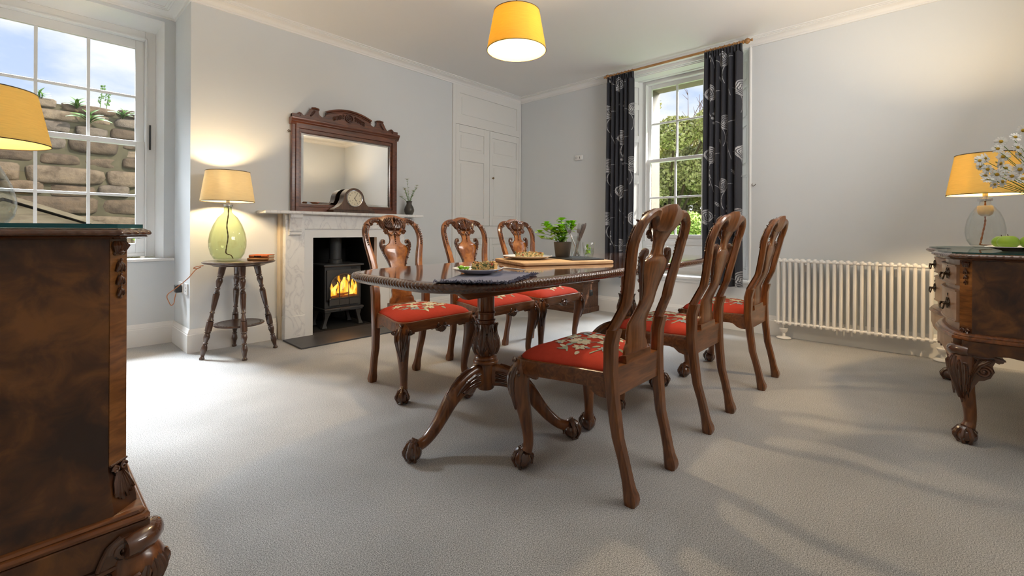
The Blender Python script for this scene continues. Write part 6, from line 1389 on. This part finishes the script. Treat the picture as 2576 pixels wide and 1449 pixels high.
# ================================================================== OUTSIDE
m_lawn = plain('garden_grass', (.10, .19, .03), .95, noise=.35, nscale=5)
mb = MB(); mb.box(-14, 30, YA+.25, 30, -.5, -.4); mb.box(XR+.3, 30, -14, YA+.25, -.5, -.4); o = mb.build('garden_ground', m_lawn, None, smooth=0); o['kind'] = 'structure'
m_stone, N, Lk, b = mat('rubble_sandstone'); g = N.new('ShaderNodeNewGeometry'); t = N.new('ShaderNodeTexCoord'); n = N.new('ShaderNodeTexNoise'); n.inputs['Scale'].default_value = 9; n.inputs['Detail'].default_value = 7; n.inputs['Roughness'].default_value = .65
r = ramp(N, [(0, (.062, .043, .026)), (.35, (.10, .070, .044)), (.7, (.13, .098, .064)), (1, (.085, .068, .052))]); r2 = ramp(N, [(.32, (.45, .40, .34)), (.5, (.95, .93, .9)), (.7, (1.25, 1.2, 1.1))]); mxx = N.new('ShaderNodeMix'); mxx.data_type = 'RGBA'; mxx.blend_type = 'MULTIPLY'; mxx.inputs[0].default_value = 1
Lk.new(g.outputs['Random Per Island'], r.inputs[0]); Lk.new(t.outputs['Object'], n.inputs['Vector']); Lk.new(n.outputs['Fac'], r2.inputs[0]); Lk.new(r.outputs[0], mxx.inputs[6]); Lk.new(r2.outputs[0], mxx.inputs[7]); Lk.new(mxx.outputs[2], b.inputs['Base Color']); b.inputs['Roughness'].default_value = .95
bp = N.new('ShaderNodeBump'); bp.inputs['Strength'].default_value = .8; bp.inputs['Distance'].default_value = .03; Lk.new(n.outputs['Fac'], bp.inputs['Height']); Lk.new(bp.outputs[0], b.inputs['Normal'])
m_mort = plain('mossy_mortar', (.055, .046, .024), 1, noise=.5, nscale=14)
mb = MB(); rr = random.Random(12); mb.box(-3.2, 4.2, 7.56, 8.0, -.45, 2.42, 1); z = -.45
while z < 2.40:
    h = rr.uniform(.13, .30); h = min(h, 2.48-z); x = -3.2+rr.uniform(-.2, 0)
    while x < 4.2:
        w = rr.uniform(.25, .62)*(1.2 if h > .2 else 1); dz = rr.uniform(-.02, .02); sub_h = [(z+dz, h-.012)] if (h < .2 or rr.random() < .65) else [(z+dz, h*.5-.01), (z+dz+h*.5, h*.5-.012)]
        for z0, hh in sub_h:
            d0 = rr.uniform(.02, .085); n_ = 7; L = []
            for s_, dd_ in ((1.0, 0), (.99, d0*.6), (.93, d0*.95), (.80, d0+.012), (.4, d0+.02)):
                l = []
                for k in range(14):
                    a = 2*PI*k/14; ex = .45; cx_ = math.copysign(abs(math.cos(a))**ex, math.cos(a)); cz_ = math.copysign(abs(math.sin(a))**ex, math.sin(a)); jj = 1+.05*math.sin(3*a+x*7+z0*5)
                    l.append((x+w/2+cx_*(w/2-.010)*s_*jj, 7.60-dd_-.007*math.sin(3*a+x*9)*(s_ < .95), z0+hh/2+cz_*(hh/2)*s_*jj))
                L.append(l)
            mb.loops(L, True, True, 0)
        x += w
    z += h
gw = mb.build('garden_wall', [m_stone, m_mort], None, smooth=75); tag(gw, 'old rubble stone garden wall outside the left sash window', 'stone wall')
m_fern = plain('fern_green', (.06, .125, .015), .6, noise=.3, nscale=12)
def wall_plant(x, z, n, ln, label, seed, up=.6):
    t = thing('wall_fern', label, 'fern', (x, 7.52, z), 0, 'plants rooted in the garden wall'); rr = random.Random(seed); mb = MB()
    for k in range(n):
        a = PI*(.1+.8*(k+.5)/n); d = Vector((math.cos(a), -.45, math.sin(a)*up+rr.uniform(-.1, .2))); leaf_shape(mb, (0, 0, 0), d, (0, -.6, .8), ln*rr.uniform(.7, 1.1), ln*.11, curl=.3)
    mb.build('fronds', m_fern, t, smooth=60, recalc=False); mb = MB(); mb.ell((0, .02, -.01), .025); mb.build('root_crown', m_stem, t)
wall_plant(.55, 2.22, 9, .22, 'large bright green fern on the garden wall below its top', 1); wall_plant(.86, 2.34, 8, .16, 'small fern right of the large one on the garden wall', 2); wall_plant(1.02, 2.38, 6, .13, 'tiny green tuft on the garden wall at the right window edge', 3); wall_plant(.14, 2.44, 8, .14, 'small green plant on top of the garden wall behind the lamp shade', 4); wall_plant(.44, 2.38, 7, .17, 'leafy plant on the garden wall beside the middle glazing bar', 5)
for k, (x, h) in enumerate(((.66, .34), (.72, .28))):
    mb = MB(); rr = random.Random(40+k); P_ = spl([(x, 7.7, 2.42), (x+.01, 7.69, 2.42+h*.5), (x+.03, 7.68, 2.42+h)], 8); mb.tube(P_, .004, 5)
    for p in P_[6:]:
        for q in range(3): mb.ell(p+Vector((rr.uniform(-.025, .025), rr.uniform(-.02, .02), rr.uniform(-.01, .01))), .009, 6, 4)
    o = mb.build('wall_weed', m_fern, None); tag(o, ('tall', 'shorter')[k]+' flowering weed of the two on top of the garden wall', 'weed')
m_shed = wood('weathered_larch', (.11, .072, .04), (.165, .115, .066), (.21, .155, .095), stretch=(.4, 3, 3), rough=.8, coat=0, scale=8)
shd = thing('garden_shed', 'small weathered timber shed with pitched roof outside the left window', 'shed', (-.2, 6.6, -.4))
mb = MB()
for k in range(11): z0 = .0+k*.125; mb.prism([(-.62, z0), (.80, z0), (.80, z0+.12), (-.62, z0+.12)], -.012*(k % 2 == 0)-.30, -.27, 'y')
mb.prism([(-.62, 0), (.80, 0), (.80, 1.33), (.08, 1.60), (-.62, 1.33)], -.28, .5, 'y'); mb.build('walls', m_shed, shd, smooth=0)
mb = MB(); mb.box(.74, .82, -.33, -.25, 0, 1.33); mb.build('corner_post', m_shed, shd, smooth=0)
mb = MB()
for s in (-1, 1): mb.prism([(.08, 1.63), (.08, 1.67), (.08+s*.86, 1.335), (.08+s*.86, 1.295)], -.38, .55, 'y')
mb.build('roof', m_shed, shd, smooth=0)
m_lime = plain('lime_green_shrub_leaf', (.22, .36, .02), .5, noise=.3, nscale=9)
sh_ = thing('garden_shrub', 'lime green broad leaved shrub at the lower right of the left window', 'shrub', (.86, 6.1, -.4)); rr = random.Random(9); mb = MB(); ms = MB()
for k in range(46):
    a = rr.uniform(0, 6.28); R_ = .34*math.sqrt(rr.random()); p = Vector((R_*math.cos(a), R_*math.sin(a), rr.uniform(.5, 1.52))); leaf_shape(mb, p, (math.cos(a), math.sin(a)-.4, rr.uniform(-.3, .5)), (0, -.5, 1), rr.uniform(.12, .20), rr.uniform(.04, .06))
    ms.tube([(0, 0, 0), p*.5+Vector((0, 0, .1)), p], .006, 4)
mb.build('leaves', m_lime, sh_, smooth=60, recalc=False); ms.build('branches', m_stem, sh_)
def leaf_cloud(name, blobs, n, size, m, parent, seed):
    g = np.random.default_rng(seed); cs = np.array([b_[:3] for b_ in blobs]); rs = np.array([b_[3] for b_ in blobs]); wts = rs**2; idx = g.choice(len(blobs), n, p=wts/wts.sum())
    d = g.normal(size=(n, 3)); d /= np.linalg.norm(d, axis=1)[:, None]; rad = rs[idx]*(.72+.33*g.random(n)**.7); P_ = cs[idx]+d*rad[:, None]*np.array([1, 1, .8])
    a = g.normal(size=(n, 3)); a += d*.6; a /= np.linalg.norm(a, axis=1)[:, None]; b2 = np.cross(a, g.normal(size=(n, 3))); b2 /= np.linalg.norm(b2, axis=1)[:, None]; s = size*(.6+.7*g.random(n))[:, None]; c2 = np.cross(a, b2)
    V = np.stack([P_-b2*s, P_-b2*s*.1+c2*s*.62, P_+b2*s, P_-b2*s*.1-c2*s*.62+a*s*.25], 1).reshape(-1, 3); Fq = np.arange(n*4).reshape(n, 4); return npmesh(name, V, Fq, m, parent, smooth=False)
def leafmat(name, c0, c1, c2):
    m, N, Lk, b = mat(name); g = N.new('ShaderNodeNewGeometry'); r = ramp(N, [(0, c0), (.55, c1), (1, c2)]); Lk.new(g.outputs['Random Per Island'], r.inputs[0]); Lk.new(r.outputs[0], b.inputs['Base Color']); b.inputs['Roughness'].default_value = .6; b.inputs['Subsurface Weight'].default_value = 0
    return m
m_t1 = leafmat('sycamore_leaf', (.26, .28, .07), (.48, .47, .16), (.70, .64, .30)); m_t2 = leafmat('maple_leaf', (.32, .33, .08), (.54, .51, .18), (.74, .66, .32)); m_t3 = leafmat('shrub_leaf', (.14, .22, .03), (.30, .40, .07), (.46, .52, .14))
def tree(label, loc, blobs, n, size, m, seed, name='garden_tree', cat='tree', trunk=.12):
    t = thing(name, label, cat, loc); rr = random.Random(seed); mb = MB(); top = max(b_[2] for b_ in blobs)
    mb.tube(spl([(0, 0, 0), (.05, .03, top*.35), (0, 0, top*.75)], 5), list(np.linspace(trunk, trunk*.4, 11)), 8)
    for b_ in blobs: mb.tube(spl([(0, 0, top*.25), (b_[0]*.5, b_[1]*.5, b_[2]*.75), (b_[0], b_[1], b_[2]+b_[3]*.5)], 4), list(np.linspace(trunk*.45, .012, 9)), 6)
    mb.build('branches', m_stem, t); leaf_cloud('foliage', blobs, n, size, m, t, seed); return t
def rblobs(seed, n, r, z0, z1, s0, s1):
    g = random.Random(seed); return [(g.uniform(-r, r), g.uniform(-r, r), g.uniform(z0, z1), g.uniform(s0, s1)) for _ in range(n)]
tree('tall leafy tree filling the middle of the far window', (11.2, 4.9, -.4), rblobs(1, 20, 1.7, 1.5, 4.0, .28, .62), 52000, .044, m_t1, 1)
tree('broad yellow green tree behind the others at the right of the far window', (14.0, 5.6, -.4), rblobs(2, 16, 2.3, 1.3, 4.4, .45, .9), 36000, .060, m_t2, 2)
tree('tree with a bough hanging into the upper left of the far window', (9.6, 5.35, -.4), [(0, .2, 4.2, .8), (-.3, -.35, 4.35, .42), (.3, .5, 3.6, .8), (.1, -.62, 4.25, .30), (.2, .1, 3.0, .6)], 12000, .046, m_t2, 3)
tree('leafy tree behind the right hand curtain', (12.5, 3.2, -.4), rblobs(4, 12, 1.4, 1.6, 4.0, .5, .9), 13000, .08, m_t1, 4)
tree('tree at the left edge of the far window', (13.0, 7.6, -.4), rblobs(6, 12, 1.6, 1.4, 3.6, .6, 1.0), 9000, .12, m_t1, 6)
for k, (x, y, h) in enumerate(((8.6, 3.35, 1.55), (8.9, 3.95, 1.4), (9.2, 4.55, 1.3), (8.4, 2.8, 1.45))):
    tree(('bright upright shrub at the right of the hedge outside the far window', 'low green shrub in the middle of the hedge outside the far window', 'low green shrub at the left of the hedge outside the far window', 'shrub hidden mostly by the right curtain outside the far window')[k], (x, y, -.4), rblobs(20+k, 9, .38, .45, h, .2, .34), 9000, .028, m_t3, 20+k, 'garden_shrub', 'shrub', .03)
mb = MB(); rr = random.Random(77)
for k in range(9):
    b0 = Vector((13.4+rr.uniform(-.5, .5), 4.7+rr.uniform(-.5, .5), 3.2)); P_ = spl([b0, b0+Vector((0, rr.uniform(-.2, .2), .8)), b0+Vector((0, rr.uniform(-.5, .5), rr.uniform(1.3, 2.1)))], 5); mb.tube(P_, list(np.linspace(.02, .005, len(P_))), 5)
    for q in range(6): p = P_[rr.randrange(4, len(P_))]; mb.tube([p, p+Vector((0, rr.uniform(-.25, .25), rr.uniform(.1, .3)))], [.007, .003], 4)
mb.tube([(13.4, 4.7, -.4), (13.4, 4.7, 3.3)], [.10, .05], 8); o = mb.build('bare_tree', plain('reddish_twig', (.20, .10, .06), .9), None); tag(o, 'bare twiggy tree top against the sky in the far window', 'tree')
